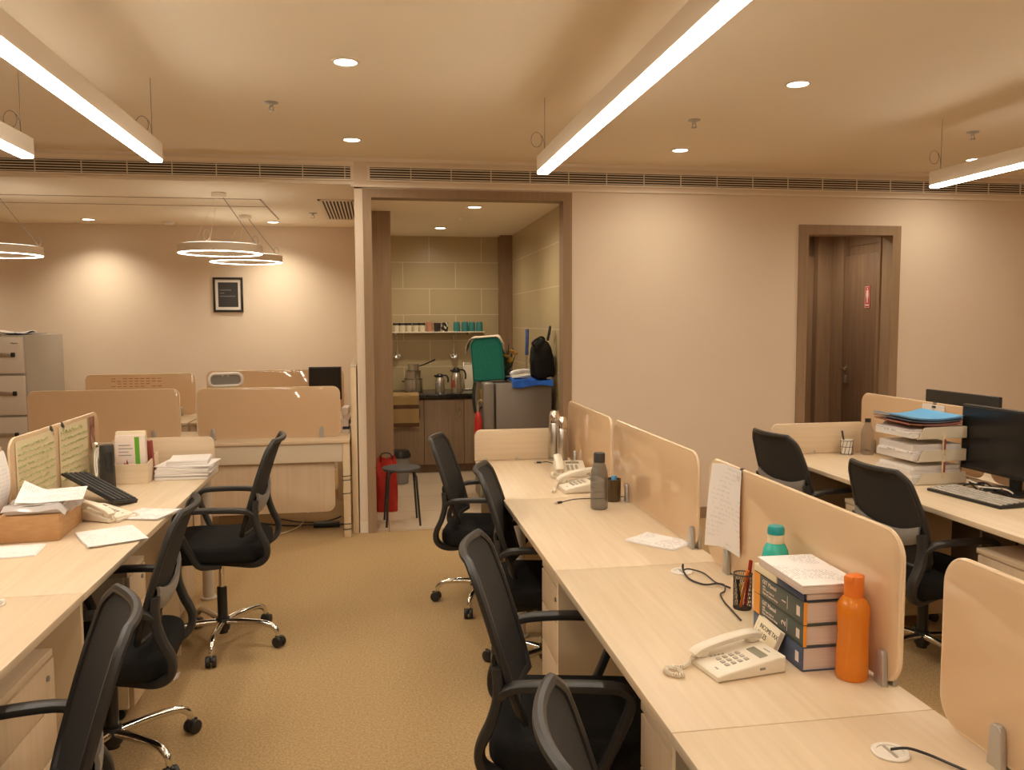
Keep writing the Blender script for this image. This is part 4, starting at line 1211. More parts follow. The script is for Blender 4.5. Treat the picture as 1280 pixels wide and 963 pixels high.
# ------------------------------------------------------------------ things on the centre row
ZD = .7505
def telephone(loc, rz, label, cord, mirror=1):
    """front (low edge) towards local -x, handset along local +y side"""
    t = thing('desk_telephone', label, 'telephone', loc, rz, 'white desk telephones')
    m_ = mirror
    b = MB()
    b.prism([(-.105, .002), (.105, .002), (.105, .058), (.085, .060), (-.095, .026), (-.105, .018)], -.085*m_, .085*m_, 'XZ', bev=.006, seg=3)
    base = b.done('base', 'ivory', t)
    sl = math.atan2(.034, .18)
    def top(x): return .026+(x+.095)*.034/.18
    RX = Matrix.Rotation(-sl, 4, 'Y')
    for i in range(4):
        for j in range(3):
            x, y = -.052+.020*i, (.012-.024*j)*m_
            b = MB(); b.box(-.0065, .0065, -.008, .008, -.001, .004, .0025, xf=Matrix.Translation((x, y, top(x))) @ RX); b.done('key', 'ivory_dark', base)
    b = MB()
    for i in range(4): b.box(-.004, .004, -.003, .003, -.001, .0012, xf=Matrix.Translation((-.06+.011*i, .040*m_-.002*i, top(-.06+.011*i))) @ RX)
    b.done('key_marks', 'lumbar', base)
    b = MB(); b.box(-.013, .013, -.048, .026, -.001, .0025, .001, xf=Matrix.Translation((.052, -.008*m_, top(.052))) @ RX); b.done('display', 'lcd', t)
    b = MB(); b.box(-.0015, .0015, -.016, .016, -.001, .0012, xf=Matrix.Translation((.080, -.025*m_, top(.08))) @ RX); b.box(-.002, .002, -.008, .008, -.001, .0012, xf=Matrix.Translation((-.084, -.035*m_, top(-.084))) @ RX); b.done('maker_mark', 'lumbar', base)
    b = MB(); b.box(-.008, .008, -.001, .0015, -.004, .004, xf=Matrix.Translation((.03, -.0865*m_, .028))); b.done('side_port', 'lumbar', base)
    # handset: two ear pieces and a bowed grip
    b = MB()
    hy = .062*m_
    hp = [(-.104, top(-.1)+.014), (-.085, top(-.085)+.026), (-.05, top(-.05)+.032), (0, top(0)+.035), (.05, top(.05)+.033), (.085, top(.085)+.027), (.104, top(.1)+.016)]
    arm_sweep(b, [(x, hy, z) for x, z in hp], .023, .0125)
    for x in (-.080, .080):
        b.cyl((0, 0), .0215, -.024, .002, 20, bev=.005, xf=Matrix.Translation((x, hy, top(x)+.025)) @ RX)
    b.done('handset', 'ivory', t)
    b = MB()
    P = [Vector(p) for p in cord]
    Q = []
    for i in range(len(P)-1):
        p0 = P[i-1] if i else P[i]; p1 = P[i]; p2 = P[i+1]; p3 = P[i+2] if i+2 < len(P) else p2
        for k in range(40):
            s = k/40
            Q.append(.5*((2*p1)+(p2-p0)*s+(2*p0-5*p1+4*p2-p3)*s*s+(3*p1-p0-3*p2+p3)*s**3))
    d = 0; C = []
    for i in range(len(Q)-1):
        seg = Q[i+1]-Q[i]; tdir = seg.normalized()
        a = tdir.cross(Vector((0, 0, 1)))
        if a.length < .05: a = tdir.cross(Vector((0, 1, 0)))
        a.normalize(); u = a.cross(tdir)
        n_ = max(1, int(seg.length/.0008))
        for k in range(n_):
            s = k/n_; th = 2*math.pi*(d+seg.length*s)/.0062
            C.append(Q[i]+seg*s+a*math.cos(th)*.0062+u*math.sin(th)*.0062)
        d += seg.length
    b.tube(C, .0021, 5)
    b.done('coiled_cord', 'ivory', t)
    return t
tel = telephone((.862, 1.845, ZD), 9, 'white desk telephone in the foreground, in front of the law books',
          [(-.104, .060, .034), (-.125, .055, .012), (-.155, .040, .009), (-.185, .052, .010), (-.205, .030, .010), (-.20, -.002, .010), (-.178, -.012, .010), (-.172, .015, .013), (-.190, .030, .022)])
telephone((1.01, 3.985, ZD), 4, 'white desk telephone partly hidden behind the grey bottle',
          [(-.104, .060, .034), (-.125, .045, .010), (-.135, .01, .009), (-.150, -.03, .009), (-.165, -.06, .010)])
telephone((1.055, 4.42, ZD), 82, 'white desk telephone beside the steel flasks at the far end of the centre row',
          [(-.104, .060, .034), (-.128, .062, .010), (-.12, .10, .009), (-.06, .105, .009), (-.02, .095, .010)])
tel.scale = (.89, .78, .68)
# steel flasks
for x, y, r, h_, lb in ((1.07, 4.885, .034, .305, 'taller steel vacuum flask at the far end of the centre row'), (1.098, 4.79, .031, .278, 'shorter steel vacuum flask standing in front of the taller one')):
    t = thing('vacuum_flask', lb, 'flask', (x, y, ZD), 0, 'steel vacuum flasks')
    b = MB(); b.lathe([(0, 0), (r-.002, 0), (r, .003), (r, h_*.74), (r-.003, h_*.755), (0, h_*.755)], n=32); b.done('flask_body', 'steel', t)
    b = MB(); b.lathe([(0, h_*.757), (r-.001, h_*.757), (r-.001, h_*.90), (r-.010, h_*.985), (r-.014, h_), (0, h_)], n=32); b.done('cup_cap', 'chrome', t)
    b = MB(); b.lathe([(r+.0004, .012), (r+.0008, .013), (r+.0008, .022), (r+.0004, .023)], n=32, close=False); b.done('base_band', 'lumbar', t)
# grey bottle
t = thing('water_bottle', 'smoky grey plastic water bottle on the middle of the centre row', 'bottle', (.988, 3.565, ZD))
b = MB(); b.lathe([(0, 0), (.035, 0), (.039, .006), (.040, .06), (.0385, .075), (.040, .09), (.0405, .14), (.037, .175), (.028, .205), (.025, .212), (0, .212)], n=36); b.done('bottle_body', 'grey_bottle', t)
b = MB(); b.lathe([(0, .2125), (.025, .2125), (.0262, .216), (.0262, .250), (.024, .256), (0, .257)], n=28); b.done('cap', 'dark_cap', t)
# dark glass pen stand
t = thing('pen_stand', 'dark amber tumbler used as pen stand behind the grey bottle', 'pen stand', (1.095, 3.715, ZD))
b = MB(); b.lathe([(0, 0), (.036, 0), (.038, .003), (.040, .105), (.037, .105), (.035, .008), (0, .008)], n=28); b.done('tumbler', 'amber', t)
t = thing('marker_pen', 'pale blue capped pen standing in the amber tumbler', 'pen', (1.09, 3.71, ZD+.0085), rot=(math.radians(-6), math.radians(8), 0))
b = MB(); b.cyl((0, 0), .008, .001, .085, 12); b.done('barrel', 'navy', t)
b = MB(); b.cyl((0, 0), .013, .0855, .112, 12, bev=.004); b.done('cap', 'blue_folder', t)
# network cables on the desk
def desk_cable(label, pts, plug=None, loc=(0, 0, ZD), r=.0025, m='black', group='loose cables on the centre row'):
    t = thing('desk_cable', label, 'cable', loc, 0, group)
    b = MB(); b.tube(pts, r, 6, sub=5); b.done('cable', m, t)
    if plug:
        p, d = Vector(plug[0]), plug[1]
        b = MB(); b.box(-.014, .014, -.006, .006, -.005, .005, .002, xf=Matrix.Translation(p) @ Matrix.Rotation(d, 4, 'Z')); b.done('plug_boot', 'black', t)
        b = MB(); b.box(-.028, -.0145, -.0055, .0055, -.004, .004, .001, xf=Matrix.Translation(p) @ Matrix.Rotation(d, 4, 'Z')); b.done('plug', 'copper_plug', t)
    return t
desk_cable('black cable with a pale plug lying in front of the grey bottle', [(.0, 0, .006), (.06, .02, .012), (.12, .045, .008), (.19, .05, .005), (.27, .06, .004), (.33, .08, .004)], ((-.012, -.004, .0062), .5), (.845, 3.70, ZD))
desk_cable('short cable with a dark plug lying before the steel flasks', [(0, 0, .006), (.03, .0, .010), (.06, -.03, .006), (.09, -.07, .004)], ((-.012, .004, .0062), -.2), (.965, 4.78, ZD))
# sheets
def sheet(label, x, y, rz, w_, l_, z=ZD, mt='print', curl=.0, n=1, cat='paper', name='paper_sheet', group=None, seed=0):
    t = thing(name, label, cat, (x, y, z), rz, group)
    for k in range(n):
        z0 = .0008+.0022*k
        sx = random.uniform(-.006, .006)*k; sy = random.uniform(-.006, .006)*k
        b = MB()
        b.surf(lambda u, v: Vector((-w_/2+w_*u+sx, -l_/2+l_*v+sy, z0+.0012+curl*max(0, (u-.55)/.45)**2*(1 if k == n-1 else .6)+.0006*math.sin(7*u+5*v+seed))), 10, 8, .0011)
        o = b.done('sheet', mt if k == n-1 else 'paper', t)
    return t
sheet('two loose white sheets lying on the centre row by the glass screen clamp', 1.065, 2.975, 38, .155, .21, n=2, seed=2)
# desk grommets with cables
t = thing('cable_grommet', 'pale round cable outlet in the centre row desk with two black cables', 'cable outlet', (1.01, 2.60, ZD), 0, 'round cable outlets')
b = MB(); b.lathe([(.036, 0), (.036, .003), (.033, .005), (.026, .004), (.026, .0005)], n=32, close=False); b.cyl((0, 0), .026, .0002, .0012, 24); b.done('ring', 'white', t)
b = MB(); b.box(-.004, .004, -.02, .02, .0013, .003, .001); b.done('flap', 'ivory_dark', t)
desk_cable('black cable looping from the desk outlet to behind the pen holder', [(.005, .0, .006), (.008, .01, .022), (.0, -.012, .010), (-.008, -.090, .004), (.017, -.152, .004), (.058, -.162, .008), (.073, -.185, .007), (.085, -.20, .004)], None, (1.01, 2.60, ZD+.0005), .0032)
desk_cable('thin black cable winding from the desk outlet to the foreground telephone', [(.010, .002, .006), (.022, -.012, .012), (.062, -.04, .004), (.062, -.14, .004), (.068, -.19, .012), (.055, -.225, .004), (.03, -.25, .004), (.012, -.32, .004), (.005, -.38, .004), (-.005, -.47, .004)], None, (1.01, 2.60, ZD+.0005), .0026)
t = thing('cable_grommet', 'white round cable outlet on the nearest desk at the bottom right', 'cable outlet', (.985, 1.415, ZD), 0, 'round cable outlets')
b = MB(); b.lathe([(.036, 0), (.036, .003), (.033, .005), (.026, .004), (.026, .0005)], n=32, close=False); b.cyl((0, 0), .026, .0002, .0012, 24); b.done('ring', 'white', t)
b = MB(); b.box(-.003, .003, -.022, .022, .0013, .004, .001); b.done('flap', 'ivory_dark', t)
desk_cable('dark cable coming out of the nearest white desk outlet', [(0, 0, .004), (.025, -.015, .012), (.055, -.03, .006), (.075, -.06, .004), (.10, -.12, .004), (.11, -.20, .004)], None, (.985, 1.415, ZD+.003), .003)
# wire pen holder with pens
t = thing('pen_holder', 'black wire mesh pen holder between the law books and the glass screen', 'pen holder', (1.058, 2.235, ZD))
b = MB()
b.tube([(.027*math.cos(a), .027*math.sin(a), .104) for a in [i*2*math.pi/24 for i in range(24)]], .0018, 6, closed=True)
b.done('rim', 'black', t)
b = MB()
for k in range(30):
    for s in (-1, 1):
        b.tube([(.0266*math.cos(2*math.pi*k/30+s*q*.9), .0266*math.sin(2*math.pi*k/30+s*q*.9), .002+.102*q) for q in (0, .2, .4, .6, .8, 1)], .0005, 4)
b.cyl((0, 0), .0265, 0, .002, 20)
b.done('wire_mesh', 'black', t)
for dx, dy, rx, ry, L, mt, ct, lb in ((-.010, -.008, 5, 8, .118, 'orange_cap', 'orange_cap', 'orange pen leaning in the wire pen holder'), (.006, -.006, -2, 7, .142, 'redgloss', 'red', 'red pen standing in the wire pen holder'), (.0, .010, 2, -6, .070, 'yellow', 'yellow', 'yellow marker low in the wire pen holder'), (-.006, .004, -4, -4, .082, 'black', 'black', 'black pen low in the wire pen holder')):
    t = thing('pen', lb, 'pen', (1.058+dx, 2.235+dy, ZD+.0025), rot=(math.radians(rx), math.radians(ry), 0), group='pens in the wire holder')
    b = MB(); b.cyl((0, 0), .0045, .008, L*.7, 10); b.cyl((0, 0), .0012, .001, .008, 8, r2=.0045); b.done('barrel', mt, t)
    b = MB(); b.cyl((0, 0), .0052, L*.7+.0005, L, 10, bev=.001); b.box(.005, .0065, -.001, .001, L*.74, L*.98); b.done('cap', ct, t)
# teal bottle
t = thing('water_bottle', 'teal plastic water bottle behind the stack of law books', 'bottle', (1.10, 2.12, ZD))
b = MB(); b.lathe([(0, 0), (.033, 0), (.037, .006), (.037, .15), (.037, .185), (.034, .205), (.027, .220), (.0215, .226), (0, .226)], n=32); b.done('bottle_body', 'teal', t)
b = MB(); b.lathe([(0, .2265), (.0225, .2265), (.0225, .251), (0, .251)], n=28); b.done('collar', 'cream_cover', t)
b = MB(); b.lathe([(0, .2515), (.0235, .2515), (.0235, .266), (.020, .274), (0, .275)], n=28); b.done('cap', 'teal_cap', t)
# orange bottle
t = thing('water_bottle', 'tall orange plastic bottle beside the law books in the right foreground', 'bottle', (1.106, 1.745, ZD), 20)
b = MB()
n_ = 48
t_ = bmesh.new()
profo = [(0, 0), (.034, 0), (.0375, .006), (.0375, .05), (.0365, .09), (.036, .12), (.0378, .16), (.0365, .178), (.028, .192), (.0205, .200), (0, .200)]
def flute(z): return .0016*max(0, 1-abs(z-.10)/.06)
rings = []
for r, z in profo:
    if r == 0: rings.append([t_.verts.new((0, 0, z))])
    else: rings.append([t_.verts.new(((r-flute(z)*(1+math.cos(8*2*math.pi*i/n_)))*math.cos(2*math.pi*i/n_), (r-flute(z)*(1+math.cos(8*2*math.pi*i/n_)))*math.sin(2*math.pi*i/n_), z)) for i in range(n_)])
for a, c in zip(rings, rings[1:]):
    for i in range(n_):
        j = (i+1) % n_
        if len(a) == 1: t_.faces.new((a[0], c[j], c[i]))
        elif len(c) == 1: t_.faces.new((a[i], a[j], c[0]))
        else: t_.faces.new((a[i], a[j], c[j], c[i]))
bmesh.ops.recalc_face_normals(t_, faces=t_.faces)
b._add(t_)
b.done('bottle_body', 'orange', t)
b = MB(); b.lathe([(0, .2005), (.0222, .2005), (.0222, .232), (.0222, .240), (.019, .247), (0, .248)], n=28); b.box(-.0235, .0235, -.013, .013, .232, .2495, .005); b.done('cap', 'orange_cap', t)
# law books: three thick volumes, spine towards -x
BX, BY = 1.004, 1.79
def volume(z0, th, label, cover, stripe, title, number, w_=.138, l_=.262, tw=0, dx=0, dy=0):
    t = thing('book', label, 'book', (BX+dx, BY+dy, z0), tw, 'law books stacked on the centre row')
    b = MB(); b.box(.004, w_-.003, .003, l_-.003, .0035, th-.0035); b.done('pages', 'pages', t)
    b = MB(); b.box(0, w_, 0, l_, .0005, .003); b.box(0, w_, 0, l_, th-.003, th-.0003); b.box(0, .0035, 0, l_, .0005, th-.0003, .0015); b.done('cover', cover, t)
    if stripe:
        b = MB(); b.box(-.0006, .0036, l_-.034, l_+.0004, .0008, th-.0006); b.done('spine_stripe', stripe, t)
        b = MB(); b.box(-.0003, .0085, -.0008, .0, .0008, th-.0006); b.done('fore_stripe', stripe, t)
    b = MB(); b.box(-.0007, -.0001, .018, .034, th*.28, th*.70); b.done('publisher_mark', 'signwhite', t)
    if title:
        for k, (txt, sz, zz) in enumerate(title):
            b = MB(); b.mesh(letters(txt, sz, (-.0004, l_-.048-(.0 if k == 0 else .002), zz*th), (0, -1, 0), (0, 0, 1))); b.done('title', 'signwhite', t, False)
        b = MB(); b.mesh(letters(number, .030, (-.0004, .088, th*.34), (0, 0, 1), (0, 1, 0))); b.box(-.0008, -.0002, .079, .0803, th*.22, th*.80); b.done('volume_number', 'signwhite', t, False)
    return t
TT = [('GST Manual', .0155, .66), ('with', .008, .49), ('GST Law Guide &', .0085, .34), ('Digest of Landmark Rulings', .0075, .19)]
volume(ZD, .0605, 'slate blue thick law book at the bottom of the stack', 'bookblue', None, None, None)
volume(ZD+.061, .0535, 'grey green law book marked 2 in the middle of the stack', 'bookgreen', 'bookorange', TT, '2', dx=.001)
volume(ZD+.115, .0575, 'grey green law book marked 1 on top of the other thick volumes', 'bookgreen', 'bookorange', TT, '1', dx=.001)
t = thing('notebook', 'navy notebook lying crosswise on the top law book', 'notebook', (BX+.003, BY+.004, ZD+.173), 0)
b = MB(); b.box(.008, .135, .0, .13, .0022, .018, .001); b.done('pages', 'pages', t)
b = MB(); b.box(.0, .138, -.001, .131, .0003, .002); b.box(.0, .138, -.001, .131, .0182, .020); b.box(-.001, .003, -.001, .131, .0003, .020, .001); b.done('cover', 'navy', t)
t = thing('magazine', 'cream backed booklet below the topmost printed booklet of the book stack', 'booklet', (BX+.001, BY+.14, ZD+.173), 0)
b = MB(); b.box(.0, .138, .0, .125, .0003, .020, .002); b.done('block', 'cream_cover', t)
t = thing('booklet', 'printed white booklet on top of the law books', 'booklet', (BX-.006, BY-.006, ZD+.1935), -1.5)
b = MB(); b.box(0, .150, .0, .245, .0003, .0200, .003); b.done('pages', 'pages', t)
b = MB(); b.box(-.002, .151, -.002, .247, .0203, .0235, .001); b.done('title_page', 'print', t)
# leaning rules book
t = thing('rule_book', 'cream book INCOME TAX RULES leaning against the spines of the law books', 'book', (.963, 1.935, ZD+.0052), rot=(math.radians(0), math.radians(24), math.radians(-2)))
b = MB(); b.box(0, .011, -.064, .060, .0, .070, .001); b.done('pages', 'pages', t)
b = MB(); b.box(-.0012, 0, -.065, .061, -.0, .071, .0004); b.box(.011, .0122, -.065, .061, .0, .071, .0004); b.done('cover', 'cream_cover', t)
for txt, sz, zz in (('INCOME TAX', .0165, .046), ('RULES', .0185, .026)):
    b = MB(); b.mesh(letters(txt, sz, (-.0014, .036, zz), (0, -1, 0), (0, 0, 1))); b.done('title', 'ink', t, False)
b = MB()
for k in range(3): b.box(-.0015, -.0011, .048, .0495-.0005*k, .012+.017*k, .024+.017*k)
b.done('small_print', 'lumbar', t, False)
# notice hung over the screen
t = thing('notice_sheet', 'long white printed sheet clipped over the glass screen, curling outwards', 'paper', (1.1555, 2.545, 1.12))
b = MB()
b.surf(lambda u, v: Vector((-.004-.035*max(0, u-.5)**1.5*3*(.35+.65*v)-.004*math.sin(3*v), -.088+.20*u, -.002-.285*v+.03*max(0, u-.7)*(-1))), 16, 20, .0011)
b.done('sheet', 'print_z', t)
t = thing('binder_clip', 'small black binder clip holding the notice on the centre row screen', 'clip', (1.1645, 2.475, 1.112))
b = MB(); b.prism([(-.013, -.013), (.013, -.013), (.0035, .010), (-.0035, .010)], -.010, .010, 'XZ', bev=.001); b.done('clip_body', 'black', t)
b = MB(); b.tube([(-.0135, -.008, -.012), (-.0145, -.005, -.032), (-.0145, .005, -.032), (-.0135, .008, -.012)], .001, 5); b.done('clip_wire', 'steel', t)

# ------------------------------------------------------------------ things on the left row
t = thing('steel_bottle', 'slim steel cola shaped bottle in front of the green notes', 'bottle', (-1.458, 4.585, ZD))
b = MB(); b.lathe([(0, 0), (.029, 0), (.032, .004), (.032, .11), (.030, .14), (.021, .175), (.015, .195), (.0145, .20), (0, .20)], n=32); b.done('bottle_body', 'steel', t)
b = MB(); b.lathe([(0, .2005), (.0165, .2005), (.0165, .222), (.014, .226), (0, .226)], n=24); b.done('cap', 'chrome', t)
t = thing('shaker_bottle', 'dark smoky bottle with white loop strap beside the slim steel bottle', 'bottle', (-1.372, 4.475, ZD))
b = MB(); b.lathe([(0, 0), (.035, 0), (.038, .006), (.037, .11), (.035, .125), (.037, .14), (.036, .19), (0, .19)], n=32); b.done('bottle_body', 'smoke_dark', t)
b = MB(); b.lathe([(0, .1905), (.0355, .1905), (.0355, .208), (.033, .225), (0, .228)], n=28); b.done('cap', 'dark_cap', t)
b = MB(); b.tube([(-.03, -.02, .215), (-.05, -.024, .19), (-.052, -.026, .12), (-.046, -.028, .07), (-.040, -.028, .085), (-.042, -.024, .15), (-.034, -.018, .205)], .004, 6, sub=4); b.done('loop_strap', 'white', t)
t = thing('desk_organizer', 'pale wooden open box holding books on the left row', 'box', (-1.285, 4.68, ZD))
b = MB()
b.box(-.085, .085, -.115, -.105, .0005, .105, .001); b.box(-.085, .085, .105, .115, .0005, .135, .001); b.box(-.085, .085, -.105, .105, .0005, .008)
b.prism([(-.105, .008), (.105, .008), (.105, .135), (-.105, .105)], -.085, -.077, 'YZ'); b.prism([(-.105, .008), (.105, .008), (.105, .135), (-.105, .105)], .077, .085, 'YZ')
b.done('box_body', 'oak_x', t, False)
def upright(label, loc, w_, th, h_, cov, rz=0, tilt=0):
    t = thing('book', label, 'book', loc, rot=(math.radians(tilt), 0, math.radians(rz)), group='books in the wooden box')
    b = MB(); b.box(-w_/2+.002, w_/2-.002, -th/2+.0015, th/2-.0015, .002, h_-.003); b.done('pages', 'pages', t)
    b = MB(); b.box(-w_/2, w_/2, -th/2, -th/2+.0015, 0, h_, .0005); b.box(-w_/2, w_/2, th/2-.0015, th/2, 0, h_, .0005); b.box(w_/2-.002, w_/2, -th/2, th/2, 0, h_, .0007); b.done('cover', cov, t)
    return t
q = upright('white covered book with a green stripe standing in the wooden box', (-1.292, 4.620, ZD+.0115), .150, .022, .245, 'signwhite', 0, 3)
b = MB(); b.box(.022, .046, -.0118, -.0109, .004, .236); b.done('green_stripe', 'green', q)
b = MB()
for k, (x0, x1) in enumerate(((-.06, .0), (-.06, .012), (-.06, -.01), (-.06, .005))): b.box(x0, x1, -.0118, -.0109, .19-.018*k, .194-.018*k)
b.done('printed_lines', 'lumbar', q, False)
b = MB(); b.prism([(-.05, .06), (-.03, .055), (.0, .07), (-.012, .085), (-.02, .118), (-.026, .09), (-.034, .10), (-.04, .075)], -.0118, -.0109, 'XZ'); b.done('picture', 'maroon', q, False)
upright('cream book behind the green striped one in the wooden box', (-1.298, 4.655, ZD+.0115), .150, .025, .262, 'cream_cover', 0, 3)
upright('maroon book leaning at the right end of the wooden box', (-1.232, 4.70, ZD+.0115), .080, .018, .205, 'maroon', -20, 6)
t = pile('paper_stack', 'tall pile of stapled papers at the far end of the left row', 'papers', (-1.047, 4.775, ZD), 0,
     [(-.142, .135, -.135, .135, .015, 'paper_grey', 0), (-.145, .138, -.13, .13, .004, 'lumbar', 1), (-.140, .140, -.135, .135, .014, 'paper_grey', -1), (-.143, .146, -.13, .13, .004, 'paper', 2), (-.138, .142, -.13, .13, .018, 'paper_grey', -2), (-.135, .150, -.12, .13, .012, 'paper_grey', 3), (-.14, .15, -.115, .125, .005, 'paper', -6), (-.09, .12, -.10, .13, .022, 'paper_grey', 4), (-.088, .118, -.10, .128, .003, 'paper', 6)])
# black keyboard propped against the screen
t = thing('keyboard', 'black computer keyboard propped up against the screen with green notes', 'keyboard', (-1.312, 4.14, ZD+.062), rot=(math.radians(16), math.radians(10), math.radians(57)), group='computer keyboards')
def keyboard(t, L, W, body, keys, th=.018):
    b = MB(); b.prism([(-W/2, 0), (W/2, 0), (W/2, th), (-W/2, th*.6)], -L/2, L/2, 'XZ', bev=.003); b.done('case', body, t)
    rows = 5
    pw = (L-.02)/15
    for r_ in range(rows):
        b = MB()
        x = -W/2+.016+(W-.03)*r_/(rows-1)
        zt = th*.6+(x+W/2)/W*th*.4
        c = -L/2+.01
        k = 0
        while c < L/2-.012:
            wk = pw*(5 if (r_ == 0 and k == 4) else (1.6 if k == 0 else 1))
            wk = min(wk, L/2-.01-c)
            b.box(x-.0085, x+.0085, c+.001, c+wk-.001, zt-.001, zt+.006, .0015, 1)
            c += wk; k += 1
        b.done('key_row', keys, t)
keyboard(t, .38, .135, 'black', 'dark_cap')
# cardboard carton with papers on it
t = thing('cardboard_carton', 'brown cardboard carton at the left edge, a heap of papers on it', 'box', (-1.352, 3.57, ZD), 4)
b = MB(); b.box(-.108, .108, -.165, .165, .0005, .104, .003); b.done('carton', 'kraft', t)
b = MB(); b.box(-.109, .109, -.03, .03, .104, .1045); b.done('tape', 'paper_grey', t)
t = thing('plastic_wrapped_papers', 'papers in clear plastic wrap lying on the cardboard carton', 'papers', (-1.345, 3.57, ZD+.1052), 6)
b = MB(); b.box(-.098, .098, -.145, .15, .002, .026, .003); b.done('paper_block', 'paper_grey', t)
b = MB(); b.surf(lambda u, v: Vector((-.104+.222*u, -.168+.335*v, .030+.004*math.sin(9*u+4*v)+.003*math.sin(15*v)-.05*max(0, u-.88)/.12*(.5+.5*v)-.012*max(0, .1-v)/.1)), 24, 24, .0008); b.done('wrap', 'wrap', t)
t = thing('paper_sheet', 'printed white sheet on top of the wrapped papers, one corner sticking up', 'paper', (-1.335, 3.60, ZD+.141), 14)
b = MB(); b.surf(lambda u, v: Vector((-.10+.235*u, -.15+.29*v, .003+.004*u+.06*max(0, .34-u)**1.2*(.3+v)*2.2)), 18, 14, .0012); b.done('sheet', 'print', t)
b = MB(); b.surf(lambda u, v: Vector((-.108+.16*u, -.155+.29*v, -.002+.002*u)), 6, 6, .001); b.done('under_sheet', 'paper', t)
t = telephone((-1.175, 3.775, ZD+.0002), 150, 'white telephone with tangled cord behind the cardboard carton', [(-.104, .060, .034), (-.13, .05, .010), (-.12, .0, .009), (-.125, -.05, .009), (-.14, -.08, .009), (-.11, -.105, .010), (-.05, -.10, .012)])
t.scale = (.85, .8, .85)
sheet('white papers at the edge of the left row desk, right of the carton phone', -1.0, 3.81, -18, .20, .19, n=3, seed=4, curl=.004)
sheet('bundle of printed papers lying in front of the cardboard carton', -1.055, 3.435, -62, .27, .205, n=4, seed=1, mt='print_y')
sheet('printed sheet half under the corner of the carton at the left edge', -1.36, 3.265, 8, .22, .17, n=2, seed=6, mt='print_y')
desk_cable('white earphone cord lying on the bare left desk', [(0, 0, .004), (.03, .01, .004), (.05, .05, .004), (.02, .09, .004), (-.04, .08, .004), (-.10, .02, .004)], None, (-1.17, 2.60, ZD), .003, 'white', 'loose cords on the left row')
t = thing('earphones', 'white earphone buds at the left edge on the bare desk', 'earphones', (-1.13, 2.66, ZD))
b = MB(); b.lathe([(0, 0), (.008, .002), (.009, .008), (.006, .014), (0, .016)], n=14); b.tube([(0, .0, .008), (-.012, .002, .006), (-.03, .006, .003)], .003, 6); b.done('bud', 'white', t)
b = MB(); b.lathe([(0, 0), (.008, .002), (.009, .008), (.006, .014), (0, .016)], c=(.01, -.06, 0), n=14); b.tube([(.01, -.06, .008), (-.003, -.055, .006), (-.02, -.05, .003)], .003, 6); b.done('bud', 'white', t)
# handwritten notes hung on the left screen
def scribble(b, y0, z, L, amp, rnd):
    pts = []
    n = int(L/.006)
    for k in range(n+1):
        pts.append((.0, y0+L*k/n, z+amp*(rnd.uniform(-1, 1))))
    out = []
    run = []
    for p in pts:
        run.append(p)
        if len(run) > 3 and rnd.random() < .22:
            out.append(run); run = []
    if len(run) > 1: out.append(run)
    for r_ in out:
        if len(r_) > 1: b.tube(r_, .0019, 4, up=(1, 0, 0))
rnd = random.Random(3)
for ya, yb, z0, z1, lb, nl, big in ((3.74, 4.17, .78, 1.100, 'pale green handwritten note, left one on the left row screen', 10, False), (4.225, 4.615, .785, 1.100, 'pale green handwritten note nearer the brown picture strip', 8, True)):
    t = thing('handwritten_note', lb, 'note', (-1.5072, ya, 0), 0, 'handwritten notes on the left row screen')
    L = yb-ya
    b = MB(); b.surf(lambda u, v: Vector((.0005+.0008*math.sin(6*u+3*v)**2, L*u, z0+(z1-z0)*v)), 8, 8, .0009); b.done('sheet', 'greenpaper', t)
    b = MB()
    for k in range(nl):
        z = z1-.030-(z1-z0-.05)*k/nl
        scribble(b, .015, z, L*(.93 if k % 3 else .75), .011 if (big and k == 0) else .0065, rnd)
    b.bm.verts.ensure_lookup_table()
    bmesh.ops.translate(b.bm, vec=(.0042, 0, 0), verts=b.bm.verts)
    b.done('handwriting', 'greenink', t)
for y, z, lb in ((4.14, 1.108, 'black binder clip on the left note of the left row screen'), (4.28, 1.108, 'black binder clip on the note nearer the picture strip')):
    t = thing('binder_clip', lb, 'clip', (-1.5145, y, z), 0, 'binder clips on the left row screen')
    b = MB(); b.prism([(-.013, -.014), (.013, -.014), (.0035, .012), (-.0035, .012)], -.013, .013, 'XZ', bev=.001); b.done('clip_body', 'black', t)
    b = MB(); b.tube([(.0135, -.009, -.013), (.0145, -.006, -.034), (.0145, .006, -.034), (.0135, .009, -.013)], .001, 5); b.done('clip_wire', 'steel', t)
t = thing('picture_strip', 'narrow dark brown picture strip at the far end of the left row screen', 'poster', (-1.5065, 4.695, .985))
b = MB(); b.box(-.0005, .0005, -.035, .035, -.17, .115); b.done('strip', 'photostrip', t)
t = thing('notice_sheet', 'white printed sheet clipped to the glass screen at the left edge', 'paper', (-1.5025, 3.50, 1.09))
b = MB(); b.surf(lambda u, v: Vector((.004+.020*math.sin(math.pi*v)*(.4+u*.6)+.012*v*(1-u), -.13+.235*u, -.005-.235*v-.03*(1-u)*v)), 10, 14, .0011); b.done('sheet', 'print_z', t)
t = thing('binder_clip', 'black binder clip holding the white sheet at the left edge', 'clip', (-1.5145, 3.51, 1.108), 0)
b = MB(); b.prism([(-.013, -.014), (.013, -.014), (.0035, .012), (-.0035, .012)], -.013, .013, 'XZ', bev=.001); b.done('clip_body', 'black', t)
b = MB(); b.tube([(.0135, -.009, -.013), (.0145, -.006, -.034), (.0145, .006, -.034), (.0135, .009, -.013)], .001, 5); b.done('clip_wire', 'steel', t)
t = thing('paper_scrap', 'scrap of white tissue on the carpet beside the left row chair', 'paper', (-.93, 3.80, .0005))
